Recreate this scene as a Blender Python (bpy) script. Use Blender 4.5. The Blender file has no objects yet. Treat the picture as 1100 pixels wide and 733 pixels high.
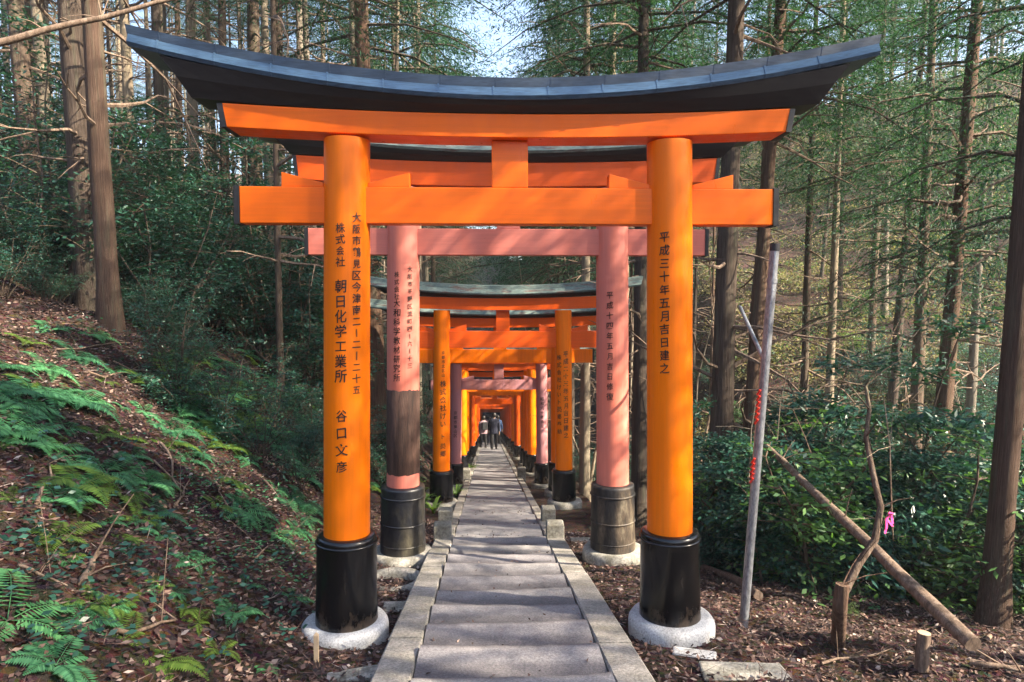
import bpy, math, random
import numpy as np
from mathutils import Vector, Matrix, noise
R = math.radians
random.seed(11); rng = np.random.default_rng(11)

# ------------------------------------------------------------------ camera, world, sun, exposure
scene = bpy.context.scene
COL = scene.collection
CAM_H, PITCH, YAW, FPX = 1.458, 3.0, 1.95, 733.0
cd = bpy.data.cameras.new('camera'); cam = bpy.data.objects.new('camera', cd); COL.objects.link(cam)
cam.location = (0, 0, CAM_H); cam.rotation_euler = (R(90 - PITCH), 0, R(-YAW))
cd.sensor_width = 36; cd.lens = 36 * FPX / 1100; cd.clip_end = 2000; cd.clip_start = 0.05
scene.camera = cam
SUN_EL, SUN_AZ = 37.0, 112.0            # azimuth clockwise from +Y: light comes from the right, a little behind the camera
w = bpy.data.worlds.new('World'); scene.world = w; w.use_nodes = True
nt = w.node_tree; bg = nt.nodes['Background']
sky = nt.nodes.new('ShaderNodeTexSky'); sky.sky_type = 'NISHITA'; sky.sun_disc = False
sky.sun_elevation = R(SUN_EL); sky.sun_rotation = R(SUN_AZ); sky.dust_density = 2.0
nt.links.new(sky.outputs[0], bg.inputs[0]); bg.inputs[1].default_value = 0.105
sd = bpy.data.lights.new('sun', 'SUN'); sd.energy = 5.0; sd.angle = R(0.5); sd.color = (1, 0.87, 0.68)
sun = bpy.data.objects.new('sun', sd); COL.objects.link(sun)
sdir = Vector((math.sin(R(SUN_AZ)) * math.cos(R(SUN_EL)), math.cos(R(SUN_AZ)) * math.cos(R(SUN_EL)), math.sin(R(SUN_EL))))
sun.rotation_euler = sdir.to_track_quat('Z', 'Y').to_euler(); sun.location = (20, -10, 30)
vs = scene.view_settings
vs.view_transform = 'Standard'; vs.look = 'None'; vs.gamma = 1; vs.use_curve_mapping = False
vs.exposure = 2.32

# ------------------------------------------------------------------ helpers
def lk(o, parent=None):
    COL.objects.link(o)
    if parent is not None: o.parent = parent
    return o
def tag(o, label=None, cat=None, group=None, kind=None):
    if label: o['label'] = label
    if cat: o['category'] = cat
    if group: o['group'] = group
    if kind: o['kind'] = kind
    return o
def empty(name, loc=(0, 0, 0), rz=0):
    o = bpy.data.objects.new(name, None); lk(o); o.location = loc; o.rotation_euler = (0, 0, rz); o.empty_display_size = .1
    return o
def mesh_np(name, V, F, mat, smooth=False):
    """V (n,3) array, F (m,4) or (m,3) array -> mesh"""
    me = bpy.data.meshes.new(name)
    V = np.asarray(V, dtype=np.float32); F = np.asarray(F, dtype=np.int32); k = F.shape[1]
    me.vertices.add(len(V)); me.vertices.foreach_set('co', V.ravel())
    me.loops.add(F.size); me.loops.foreach_set('vertex_index', F.ravel())
    me.polygons.add(len(F)); me.polygons.foreach_set('loop_start', np.arange(0, F.size, k, dtype=np.int32))
    me.update(calc_edges=True); me.validate()
    if smooth: me.polygons.foreach_set('use_smooth', [True] * len(me.polygons))
    if mat: me.materials.append(mat)
    return me
def obj_me(name, me, parent=None):
    return lk(bpy.data.objects.new(name, me), parent)
class MB:
    def __init__(s): s.v = []; s.f = []; s.sm = []
    def add(s, vs_, fs, smooth=False):
        b = len(s.v); s.v += [tuple(v) for v in vs_]; s.f += [tuple(b + i for i in f) for f in fs]; s.sm += [smooth] * len(fs)
    def box(s, x0, x1, y0, y1, z0, z1):
        v = [(x, y, z) for z in (z0, z1) for y in (y0, y1) for x in (x0, x1)]
        s.add(v, [(0, 2, 3, 1), (4, 5, 7, 6), (0, 1, 5, 4), (2, 6, 7, 3), (0, 4, 6, 2), (1, 3, 7, 5)])
    def tube(s, pts, rad, n=8, caps=True, wob=0, smooth=True):
        pts = [Vector(p) for p in pts]; rings = []
        if not hasattr(rad, '__len__'): rad = [rad] * len(pts)
        u = None
        for i, p in enumerate(pts):
            t = (pts[min(i + 1, len(pts) - 1)] - pts[max(i - 1, 0)]).normalized()
            if u is None:
                u = t.cross(Vector((0, 1, 0)) if abs(t.y) < .9 else Vector((1, 0, 0))).normalized()
            else: u = (u - t * u.dot(t)).normalized()
            w_ = t.cross(u)
            ring = []
            for k in range(n):
                a = 2 * math.pi * k / n
                rr = rad[i] * (1 + (wob * (noise.noise(Vector((math.cos(a) * 1.5, math.sin(a) * 1.5, i * .6 + p.x))) if wob else 0)))
                ring.append(p + (u * math.cos(a) + w_ * math.sin(a)) * rr)
            rings.append(ring)
        v = [q for r_ in rings for q in r_]; f = []
        for i in range(len(pts) - 1):
            for k in range(n):
                a, b = i * n + k, i * n + (k + 1) % n
                f.append((a, b, b + n, a + n))
        s.add(v, f, smooth)
        if caps:
            s.add(rings[0], [tuple(range(n - 1, -1, -1))]); s.add(rings[-1], [tuple(range(n))])
    def lathe(s, prof, n=40, c=(0, 0), smooth=True, closed_ring=False, fn=None):
        v = []
        for (r_, z) in prof:
            for k in range(n):
                a = 2 * math.pi * k / n; rr = r_ if fn is None else fn(r_, z, a)
                v.append((c[0] + rr * math.cos(a), c[1] + rr * math.sin(a), z))
        f = []
        m = len(prof); rr_ = range(m if closed_ring else m - 1)
        for i in rr_:
            j = (i + 1) % m
            for k in range(n):
                a, b = i * n + k, i * n + (k + 1) % n; a2, b2 = j * n + k, j * n + (k + 1) % n
                f.append((a, b, b2, a2))
        s.add(v, f, smooth)
        if not closed_ring:
            s.add(v[:n], [tuple(range(n - 1, -1, -1))]); s.add(v[-n:], [tuple(range(n))])
    def loft(s, xs, sec):
        """sec(x) -> list of (y,z); closed tube along x with end caps"""
        n = None; v = []
        for x in xs:
            sc = sec(x); n = len(sc)
            v += [(q[2] if len(q) > 2 else x, q[0], q[1]) for q in sc]
        f = []
        for i in range(len(xs) - 1):
            for k in range(n):
                a, b = i * n + k, i * n + (k + 1) % n
                f.append((a, a + n, b + n, b))
        s.add(v, f); s.add(v[:n], [tuple(range(n))]); s.add(v[-n:], [tuple(range(n - 1, -1, -1))])
    def build(s, name, mat, parent=None, bevel=0, loc=None):
        me = bpy.data.meshes.new(name); me.from_pydata(s.v, [], s.f); me.update()
        me.polygons.foreach_set('use_smooth', s.sm)
        me.materials.append(mat)
        o = obj_me(name, me, parent)
        if loc: o.location = loc
        if bevel:
            m = o.modifiers.new('b', 'BEVEL'); m.width = bevel; m.segments = 2; m.limit_method = 'ANGLE'; m.angle_limit = R(35)
        return o
def copy_tree(o, parent=None):
    c = o.copy(); COL.objects.link(c); c.parent = parent
    for ch in o.children: copy_tree(ch, c)
    return c

# ------------------------------------------------------------------ materials
def new_mat(name):
    m = bpy.data.materials.new(name); m.use_nodes = True
    n = m.node_tree; b = n.nodes['Principled BSDF']
    return m, n, b
def noise_node(n, vec, scale, detail=5, rough=.6):
    t = n.nodes.new('ShaderNodeTexNoise'); t.inputs['Scale'].default_value = scale
    t.inputs['Detail'].default_value = detail; t.inputs['Roughness'].default_value = rough
    n.links.new(vec, t.inputs['Vector']); return t
def ramp(n, fac, stops):
    r_ = n.nodes.new('ShaderNodeValToRGB'); cr = r_.color_ramp
    while len(cr.elements) < len(stops): cr.elements.new(.5)
    for e, (p, c) in zip(cr.elements, stops): e.position = p; e.color = (*c, 1) if len(c) == 3 else c
    n.links.new(fac, r_.inputs[0]); return r_
def coords(n, stretch=(1, 1, 1), kind='Object'):
    tc = n.nodes.new('ShaderNodeTexCoord'); mp = n.nodes.new('ShaderNodeMapping'); mp.inputs['Scale'].default_value = stretch
    n.links.new(tc.outputs[kind], mp.inputs[0]); return mp.outputs[0]
def bump(n, b, h, strength, dist=.01):
    bp = n.nodes.new('ShaderNodeBump'); bp.inputs['Strength'].default_value = strength; bp.inputs['Distance'].default_value = dist
    n.links.new(h, bp.inputs['Height']); n.links.new(bp.outputs[0], b.inputs['Normal'])
def mix(n, fac, a, b_, mode='MIX'):
    m = n.nodes.new('ShaderNodeMix'); m.data_type = 'RGBA'; m.blend_type = mode
    if isinstance(fac, (int, float)): m.inputs[0].default_value = fac
    else: n.links.new(fac, m.inputs[0])
    for sock, v in ((m.inputs[6], a), (m.inputs[7], b_)):
        if isinstance(v, tuple): sock.default_value = (*v, 1)
        else: n.links.new(v, sock)
    return m.outputs[2]
def surf(name, stops, scale=6, rough=.7, stretch=(1, 1, 1), bmp=.4, dist=.01, fine=None, spec=.5, metal=0, coat=0):
    m, n, b = new_mat(name); vec = coords(n, stretch)
    t = noise_node(n, vec, scale)
    r_ = ramp(n, t.outputs[0], stops)
    col = r_.outputs[0]
    if fine:
        t2 = noise_node(n, vec, fine, 3, .7)
        r2 = ramp(n, t2.outputs[0], [(.35, (.62, .62, .62)), (.65, (1.25, 1.25, 1.25))])
        col = mix(n, 1.0, col, r2.outputs[0], 'MULTIPLY'); h = t2.outputs[0]
    else: h = t.outputs[0]
    n.links.new(col, b.inputs['Base Color'])
    b.inputs['Roughness'].default_value = rough; b.inputs['Metallic'].default_value = metal
    b.inputs['Specular IOR Level'].default_value = spec; b.inputs['Coat Weight'].default_value = coat
    if bmp: bump(n, b, h, bmp, dist)
    return m
def paint(name, c, c2, rough=.38, wear=(.78, .9), wearc=(.35, .16, .09), speck=True, beam=False):
    """lacquered wood: slow tone drift, brush streaks along the length, small chips"""
    m, n, b = new_mat(name); vec = coords(n, (1, 1, .25))
    t = noise_node(n, vec, 3.0, 4)
    col = ramp(n, t.outputs[0], [(.35, c), (.7, c2)]).outputs[0]
    v2 = coords(n, (.5, 14, 14) if beam else (14, 14, .6)); t2 = noise_node(n, v2, 2.5, 3)
    col = mix(n, .16, col, ramp(n, t2.outputs[0], [(.4, (.5, .5, .5)), (.6, (1, 1, 1))]).outputs[0], 'MULTIPLY')
    if speck:
        v3 = coords(n, (1, 1, .5)); t3 = noise_node(n, v3, 26, 6, .75)
        fac = ramp(n, t3.outputs[0], [(wear[0] - .05, (0, 0, 0)), (wear[0], (1, 1, 1))]).outputs[0]
        col = mix(n, fac, col, wearc)
    n.links.new(col, b.inputs['Base Color']); b.inputs['Roughness'].default_value = rough
    t4 = noise_node(n, vec, 9, 4)
    n.links.new(ramp(n, t4.outputs[0], [(.3, (rough - .1,) * 3), (.7, (rough + .2,) * 3)]).outputs[0], b.inputs['Roughness'])
    b.inputs['Specular IOR Level'].default_value = .32
    bump(n, b, t2.outputs[0], .12, .004)
    return m
def leafmat(name, ca, cb, rough=.45, trans=.35, spec=.5):
    m, n, b = new_mat(name)
    g = n.nodes.new('ShaderNodeNewGeometry'); oi = n.nodes.new('ShaderNodeObjectInfo')
    col = ramp(n, g.outputs['Random Per Island'], [(0, ca), (.75, cb), (1, tuple(min(1, x * 1.25) for x in cb))]).outputs[0]
    col = mix(n, 1.0, col, ramp(n, oi.outputs['Random'], [(0, (.75, .8, .85)), (1, (1.2, 1.12, .95))]).outputs[0], 'MULTIPLY')
    n.links.new(col, b.inputs['Base Color']); b.inputs['Roughness'].default_value = rough; b.inputs['Specular IOR Level'].default_value = spec
    tr = n.nodes.new('ShaderNodeBsdfTranslucent'); n.links.new(mix(n, 1.0, col, (1.3, 1.5, .6), 'MULTIPLY'), tr.inputs[0])
    ms = n.nodes.new('ShaderNodeMixShader'); ms.inputs[0].default_value = trans
    n.links.new(b.outputs[0], ms.inputs[1]); n.links.new(tr.outputs[0], ms.inputs[2])
    n.links.new(ms.outputs[0], n.nodes['Material Output'].inputs[0])
    return m
ORANGE = paint('vermilion lacquer', (.97, .20, .001), (.90, .175, .001), .34, (.80, .9))
ORANGE2 = paint('older vermilion lacquer', (.80, .105, .003), (.68, .085, .004), .45, (.72, .9), beam=True)
BEAMO = paint('beam vermilion with roof shade', (.96, .165, .001), (.88, .140, .001), .36, (.78, .9), beam=True)  # deeper than the pillar paint: shade under the roof mixed into the colour
PINKB = paint('faded pink lacquer on beams', (.70, .19, .13), (.60, .20, .16), .6, (.70, .9), (.28, .12, .09), beam=True)
PINK = paint('faded pink lacquer', (.72, .20, .13), (.62, .22, .18), .6, (.72, .9), (.28, .12, .09))
LILAC = paint('faded lilac lacquer', (.50, .24, .27), (.60, .22, .17), .6, (.72, .9), (.3, .12, .09))
BLACKP = surf('black gloss sleeve', [(.35, (.006, .006, .008)), (.62, (.012, .012, .015)), (.80, (.05, .042, .032))], 3, .22, (1, 1, .5), .15, .004, None, .55)
BEAMB = surf('black painted timber', [(.3, (.008, .008, .009)), (.8, (.022, .021, .022))], 4, .5, (1, 8, 8), .2, .004)
def splash(name, c0, hi):
    m, n, b = new_mat(name); vec = coords(n, (1, 1, .6)); t = noise_node(n, vec, 7, 6, .75)
    sx = n.nodes.new('ShaderNodeSeparateXYZ'); n.links.new(coords(n), sx.inputs[0])
    a_ = n.nodes.new('ShaderNodeMath'); a_.operation = 'MULTIPLY_ADD'; n.links.new(sx.outputs[2], a_.inputs[0]); a_.inputs[1].default_value = -hi; n.links.new(t.outputs[0], a_.inputs[2])
    f_ = ramp(n, a_.outputs[0], [(.36, (0, 0, 0)), (.58, (.7, .7, .7))]).outputs[0]
    t2 = noise_node(n, coords(n, (1, 1, .15)), 18, 5, .7)
    base = ramp(n, t2.outputs[0], [(.55, c0), (.85, (.035, .03, .026))]).outputs[0]
    n.links.new(mix(n, f_, base, (.12, .08, .05)), b.inputs['Base Color'])
    r_ = n.nodes.new('ShaderNodeMapRange'); n.links.new(f_, r_.inputs[0]); r_.inputs[3].default_value = .24; r_.inputs[4].default_value = .75
    n.links.new(r_.outputs[0], b.inputs['Roughness']); bump(n, b, t2.outputs[0], .12, .004); return m
BLACKP = splash('black gloss sleeve', (.004, .004, .005), 1.05)
WORNB = surf('worn black sleeve', [(.46, (.012, .011, .012)), (.58, (.07, .052, .036)), (.72, (.20, .17, .12))], 3.2, .55, (1.6, 1.6, .5), .4, .01, 40)
MIDB = surf('weathered black sleeve', [(.45, (.010, .011, .015)), (.60, (.045, .04, .03)), (.75, (.10, .09, .06))], 3, .4, (1, 1, .6), .3, .008, 30)
ROOFM = surf('blue grey sheet metal', [(.3, (.045, .09, .15)), (.7, (.075, .14, .22))], 2.5, .38, (.4, 3, 3), .12, .004, 30, .6, .3)
RIDGEM = surf('ridge metal with shade', [(.3, (.016, .028, .048)), (.7, (.03, .048, .075))], 3, .45, (.4, 3, 3), .15, .004, 26, .5, .2)  # roof metal again, darker: shade of the upright face is in its colour
ROOFG = surf('mossy copper sheet', [(.3, (.09, .13, .12)), (.52, (.14, .19, .17)), (.64, (.11, .06, .05)), (.72, (.2, .22, .19))], 5, .7, (.6, 3, 3), .3, .006, 30)
BARE = surf('bare weathered wood', [(.3, (.035, .018, .012)), (.7, (.10, .05, .035))], 4, .8, (6, 6, .5), .6, .008, 20)
INK = surf('black ink', [(.3, (.012, .010, .009)), (.7, (.02, .018, .015))], 8, .5, bmp=0)
WHITEC = surf('pale concrete footing', [(.3, (.30, .29, .28)), (.5, (.42, .42, .42)), (.7, (.50, .50, .51))], 4, .75, (1, 1, 1), .15, .003, 90)
GREYC = surf('mossy concrete', [(.3, (.13, .12, .09)), (.5, (.23, .22, .19)), (.72, (.36, .33, .29))], 6, .9, (1, 1, 1), .5, .01, 45)
KERB = surf('kerb stone', [(.3, (.16, .15, .12)), (.52, (.27, .25, .22)), (.7, (.38, .35, .31))], 4, .9, (1, 1, 1), .55, .012, 55)
def concrete_step():
    m, n, b = new_mat('worn step concrete'); vec = coords(n)
    t = noise_node(n, vec, 1.7, 6, .7); f_ = noise_node(n, vec, 70, 3, .8); v = n.nodes.new('ShaderNodeTexVoronoi')
    v.inputs['Scale'].default_value = 130; n.links.new(vec, v.inputs['Vector'])
    col = ramp(n, t.outputs[0], [(.3, (.16, .16, .17)), (.5, (.255, .25, .26)), (.7, (.37, .355, .35))]).outputs[0]
    col = mix(n, .75, col, ramp(n, f_.outputs[0], [(.35, (.5, .5, .5)), (.65, (1.3, 1.3, 1.3))]).outputs[0], 'MULTIPLY')
    col = mix(n, .6, col, ramp(n, v.outputs['Distance'], [(.0, (1.35, 1.3, 1.25)), (.45, (.8, .8, .8))]).outputs[0], 'MULTIPLY')
    g = n.nodes.new('ShaderNodeNewGeometry')
    col = mix(n, 1.0, col, ramp(n, g.outputs['Random Per Island'], [(0, (.80, .78, .82)), (1, (1.12, 1.10, 1.06))]).outputs[0], 'MULTIPLY')
    sx = n.nodes.new('ShaderNodeSeparateXYZ'); n.links.new(coords(n), sx.inputs[0])
    def mth(op, a, b_=None, **k):
        q = n.nodes.new('ShaderNodeMath'); q.operation = op
        for i, v_ in enumerate((a, b_)):
            if v_ is None: continue
            if isinstance(v_, (int, float)): q.inputs[i].default_value = v_
            else: n.links.new(v_, q.inputs[i])
        return q.outputs[0]
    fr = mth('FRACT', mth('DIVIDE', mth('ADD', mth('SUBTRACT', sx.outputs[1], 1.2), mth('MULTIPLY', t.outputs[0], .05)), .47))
    tread_tone = ramp(n, fr, [(.0, (.38, .36, .36)), (.42, (.52, .50, .51)), (.58, (.92, .92, .92)), (.88, (1.12, 1.10, 1.07)), (.95, (.75, .72, .70)), (1, (.40, .38, .37))]).outputs[0]  # each tread darker in its inner half, paler outward, dark at the lip
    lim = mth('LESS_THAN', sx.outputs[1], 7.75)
    col = mix(n, mth('MULTIPLY', lim, .85), col, mix(n, 1.0, col, tread_tone, 'MULTIPLY'))
    n.links.new(col, b.inputs['Base Color']); b.inputs['Roughness'].default_value = .88
    bump(n, b, f_.outputs[0], .6, .008); return m
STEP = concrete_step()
def soil():
    m, n, b = new_mat('forest floor'); vec = coords(n)
    t = noise_node(n, vec, .9, 6, .7); f_ = noise_node(n, vec, 34, 5, .75); v = n.nodes.new('ShaderNodeTexVoronoi')
    v.inputs['Scale'].default_value = 26; n.links.new(vec, v.inputs['Vector'])
    col = ramp(n, t.outputs[0], [(.28, (.018, .012, .011)), (.48, (.042, .028, .024)), (.62, (.080, .052, .040)), (.78, (.03, .032, .016))]).outputs[0]
    col = mix(n, .85, col, ramp(n, f_.outputs[0], [(.3, (.3, .3, .3)), (.66, (1.6, 1.5, 1.4))]).outputs[0], 'MULTIPLY')
    col = mix(n, .5, col, v.outputs['Color'], 'OVERLAY')
    n.links.new(col, b.inputs['Base Color']); b.inputs['Roughness'].default_value = 1
    b.inputs['Specular IOR Level'].default_value = .15
    bump(n, b, f_.outputs[0], 1, .05); return m
SOIL = soil()
def bark(name, a, b_, c):
    m, n, b = new_mat(name); vec = coords(n, (1, 1, .10))
    oi = n.nodes.new('ShaderNodeObjectInfo')
    t = noise_node(n, vec, 26, 5, .7); t2 = noise_node(n, coords(n, (1, 1, .5)), 2.2, 3)
    col = ramp(n, t.outputs[0], [(.3, a), (.52, b_), (.7, c)]).outputs[0]
    col = mix(n, ramp(n, t2.outputs[0], [(.5, (0, 0, 0)), (.75, (.6, .6, .6))]).outputs[0], col, (.14, .15, .10))
    col = mix(n, 1.0, col, ramp(n, oi.outputs['Random'], [(0, (.7, .72, .75)), (1, (1.35, 1.25, 1.15))]).outputs[0], 'MULTIPLY')
    n.links.new(col, b.inputs['Base Color']); b.inputs['Roughness'].default_value = .95; b.inputs['Specular IOR Level'].default_value = .2
    bump(n, b, t.outputs[0], 1, .03); return m
BARK = bark('cedar bark', (.035, .025, .020), (.10, .074, .058), (.18, .145, .12))
BARKR = bark('red brown cedar bark', (.045, .027, .02), (.125, .078, .056), (.21, .145, .105))
BARKL = bark('pale cedar bark', (.12, .10, .075), (.26, .22, .17), (.36, .33, .27))
DEADW = surf('dead wood', [(.3, (.07, .045, .03)), (.5, (.17, .115, .08)), (.7, (.27, .20, .15))], 5, .9, (5, 5, 1), .6, .01, 25)
CUTW = surf('cut wood face', [(.3, (.42, .30, .18)), (.7, (.55, .42, .28))], 9, .8, bmp=.2)
NEEDLE = leafmat('cedar needles', (.014, .050, .034), (.036, .100, .060), .6, .3, .3)
BROAD = leafmat('broad evergreen leaves', (.009, .042, .033), (.040, .125, .092), .40, .28, .5)
BROADY = leafmat('young broad leaves', (.07, .14, .04), (.13, .21, .06), .4, .4)
MIXL = leafmat('light broad leaves', (.05, .13, .05), (.11, .22, .07), .45, .4)
FERN = leafmat('fern leaf', (.03, .13, .06), (.08, .24, .11), .45, .35)
FERNY = leafmat('yellow green fern leaf', (.06, .13, .02), (.12, .20, .04), .45, .4)
def litter_mat():
    m, n, b = new_mat('dead leaves'); g = n.nodes.new('ShaderNodeNewGeometry')
    col = ramp(n, g.outputs['Random Per Island'], [(0, (.018, .010, .009)), (.45, (.052, .027, .023)), (.75, (.11, .057, .042)), (.92, (.20, .13, .10)), (1, (.38, .31, .27))]).outputs[0]
    n.links.new(col, b.inputs['Base Color']); b.inputs['Roughness'].default_value = .7; return m
LITTER = litter_mat()

# ------------------------------------------------------------------ terrain
def sst(a, b, x):
    t = min(1, max(0, (x - a) / (b - a))); return t * t * (3 - 2 * t)
PX0 = 0.12                                   # centre line of the path
def plane(y):
    if y < 62: return -0.17 * y
    return -10.54 + 0.30 * (y - 62)
def ramp_up(t, a):                           # smooth max(0,t)
    return .5 * (t + math.sqrt(t * t + a * a)) - .5 * a
def terrain(x, y, nz=True):
    z = plane(y) - .06
    l = -1.35 - x; r_ = x - 1.9
    if l > -1:
        z += .64 * ramp_up(l, .5) - .24 * ramp_up(l - 3.6, 1.0) * (1 if l < 30 else 30 / l) - (0 if l < 40 else .4 * (l - 40))
        z += .10 * min(26, max(0, y - 4)) * sst(-.2, 2.6, l)
    if r_ > 0:
        g = sst(7.3, 10.5, y + .15 * r_) * sst(.6, 3.2, r_)
        z -= g * 1.5
        z += .42 * ramp_up(r_ - 8, 3)
        z += .55 * ramp_up(y - 17, 4) * sst(3, 10, x - .06 * y) * (1 if y < 60 else 60 / y)
    if nz:
        off = min(1, max(0, (abs(x - PX0) - .95) / 1.2))
        z += off * (.16 * noise.noise(Vector((x * .7, y * .7, 0))) + .07 * noise.noise(Vector((x * 2.6, y * 2.6, 3))))
        if abs(x - PX0) > 1: z += off * .03 * noise.noise(Vector((x * 9, y * 9, 7)))
        z += 1.2 * noise.noise(Vector((x * .08, y * .08, 5))) * sst(6, 16, abs(x))
    if z > 18: z = 18 + (z - 18) / (1 + (z - 18) / 12)
    return z
_cy, _cp = math.cos(R(YAW)), math.cos(R(PITCH)); _sy, _sp = math.sin(R(YAW)), math.sin(R(PITCH))
def ray(px, py):
    a = (px - 550) / FPX; b = (366.5 - py) / FPX
    fwd = Vector((_sy * _cp, _cy * _cp, -_sp)); rt = Vector((_cy, -_sy, 0)); up = rt.cross(fwd)
    return (fwd + rt * a + up * b)
def at(px, py, Y):
    d = ray(px, py); t = Y / d.y
    return Vector((0, 0, CAM_H)) + d * t
def spot(px, py, far=60):
    d = ray(px, py); o = Vector((0, 0, CAM_H)); t = 1.2
    while t < far:
        p = o + d * t
        if p.z < terrain(p.x, p.y): break
        t += .04
    p.z = terrain(p.x, p.y); return p
def col_x(px, Y):                            # lateral position of an image column at depth Y (eye level)
    return at(px, 328, Y).x
def axis(dense, far, a, b):
    s = list(np.arange(a, b + 1e-6, dense)); st = dense; x = b
    while x < far: st *= 1.10; x += st; s.append(x)
    x = a; st = dense; pre = []
    while x > -far: st *= 1.10; x -= st; pre.append(x)
    return pre[::-1] + s
xs = axis(.09, 130, -5.5, 5.2); ys = [y for y in axis(.09, 130, 1.0, 12)]
nx, ny = len(xs), len(ys)
V = np.array([(x, y, terrain(x, y)) for y in ys for x in xs])
idx = np.arange(nx * ny).reshape(ny, nx)
F = np.stack([idx[:-1, :-1], idx[:-1, 1:], idx[1:, 1:], idx[1:, :-1]], -1).reshape(-1, 4)
tag(obj_me('ground', mesh_np('ground', V, F, SOIL, True)), kind='structure')

# ------------------------------------------------------------------ steps, path, kerbs
HW = .53
mb = MB(); y = 1.2; TR = .47; ns = 0
while y < 7.75:                                # a flight of worn steps
    ns += 1; z1 = plane(y) + .05; segs = 40; x0, x1 = PX0 - HW, PX0 + HW
    dip = random.uniform(.012, .028); prof = [(0, 0), (.10, -.002), (.25, -.30 * dip), (.36, -.6 * dip), (TR - .055, -dip), (TR - .022, -dip - .008), (TR - .004, -dip - .026), (TR, -dip - .05), (TR, -.32)]
    m_ = len(prof); vv = []; ff = []
    tl = random.uniform(-.008, .008)
    for k in range(segs + 1):
        x = x0 + (x1 - x0) * k / segs
        j = .016 * noise.noise(Vector((x * 5, ns * 3.3, 1))) + .010 * noise.noise(Vector((x * 19, ns * 5, 1)))
        for (dy, dz_) in prof:
            w_ = .5 if dy < .3 else 1
            vv.append((x, y + dy + (j if dy > .3 else 0), z1 + dz_ + tl * (x - PX0) * 2 - .010 * (1 - ((x - PX0) / HW) ** 2) * (dy / TR) + .004 * noise.noise(Vector((x * 12, (y + dy) * 12, 2)))))
    for k in range(segs):
        for q in range(m_ - 1): ff.append((k * m_ + q, k * m_ + m_ + q, k * m_ + m_ + q + 1, k * m_ + q + 1))
    mb.add(vv, ff)
    y += TR
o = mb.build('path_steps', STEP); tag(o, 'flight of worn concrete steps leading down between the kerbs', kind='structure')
Y_ST = y
mb = MB(); k = 0
while y < 62:                                   # long slabs down to the end of the gates
    L = (.95 if k < 2 else 1.5 if k < 9 else 2.4); fall = .05
    z0 = plane(y) + .045; z1 = plane(y + L) + .045 + fall
    x0, x1 = PX0 - HW, PX0 + HW
    mb.add([(x0, y, z0), (x1, y, z0), (x1, y + L, z1), (x0, y + L, z1), (x1, y + L, z1 - .3), (x0, y + L, z1 - .3)], [(0, 1, 2, 3), (3, 2, 4, 5)])
    y += L; k += 1
mb.build('path', STEP); tag(bpy.data.objects['path'], kind='structure')
for sgn in (-1, 1):
    mb = MB(); y = 1.2; k = 0
    while y < 62:
        L = random.uniform(.85, 1.15) if y < 12 else 2.0
        wd = .215 if y < 7.7 else .13
        xi = PX0 + sgn * (HW + .012); xo = xi + sgn * wd; a, b = min(xi, xo), max(xi, xo)
        g = .006; h = .085 + random.uniform(-.006, .006)
        za, zb = plane(y) + h, plane(y + L - g) + h
        xa = random.uniform(-.006, .006)
        c = .012
        P = []
        for (yy, zz) in ((y, za), (y + L - g, zb)):
            P += [(a + xa, yy, zz - .35), (a + xa, yy, zz - c), (a + xa + c, yy, zz), (b + xa - c, yy, zz), (b + xa, yy, zz - c), (b + xa, yy, zz - .35)]
        mb.add(P, [(i, i + 1, i + 7, i + 6)[::-1] for i in range(5)] + [(0, 1, 2, 3, 4, 5)[::-1], (6, 7, 8, 9, 10, 11)])
        y += L
    o = mb.build('kerb', KERB)
    tag(o, ('left' if sgn < 0 else 'right') + ' row of stone kerbs along the stepped path', kind='structure')

def bollard(x, y, h, wd, label, mat=GREYC, rz=0):
    mb = MB(); z = plane(y) + .02; c = .014; a = wd / 2
    prof = [(a, -.2), (a * .98, h - .02), (a - c, h)]
    v = []
    for (r_, zz) in prof: v += [(-r_, -r_, zz), (r_, -r_, zz), (r_, r_, zz), (-r_, r_, zz)]
    f = [(i * 4 + k, i * 4 + (k + 1) % 4, i * 4 + 4 + (k + 1) % 4, i * 4 + 4 + k) for i in range(2) for k in range(4)] + [(8, 9, 10, 11)]
    mb.add(v, f); o = mb.build('stone_post', mat, bevel=.008, loc=(x, y, z)); o.rotation_euler.z = rz
    tag(o, label, 'stone post', 'stubby stone posts beside the path')
bollard(PX0 - .66, 7.85, .24, .21, 'short square stone post at the foot of the steps, nearest on the left', rz=.05)
bollard(PX0 + .65, 7.85, .24, .21, 'short square stone post at the foot of the steps, nearest on the right', rz=-.04)
bollard(PX0 - .70, 9.0, .26, .19, 'yellowish stone post just behind the nearest left stone post')
bollard(PX0 + .68, 9.1, .26, .19, 'stone post just behind the nearest right stone post')
bollard(PX0 - .66, 16.0, .30, .20, 'small sunlit stone post far down the path on the left edge')
bollard(PX0 + .66, 16.2, .30, .20, 'small stone post far down the path on the right edge')

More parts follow.
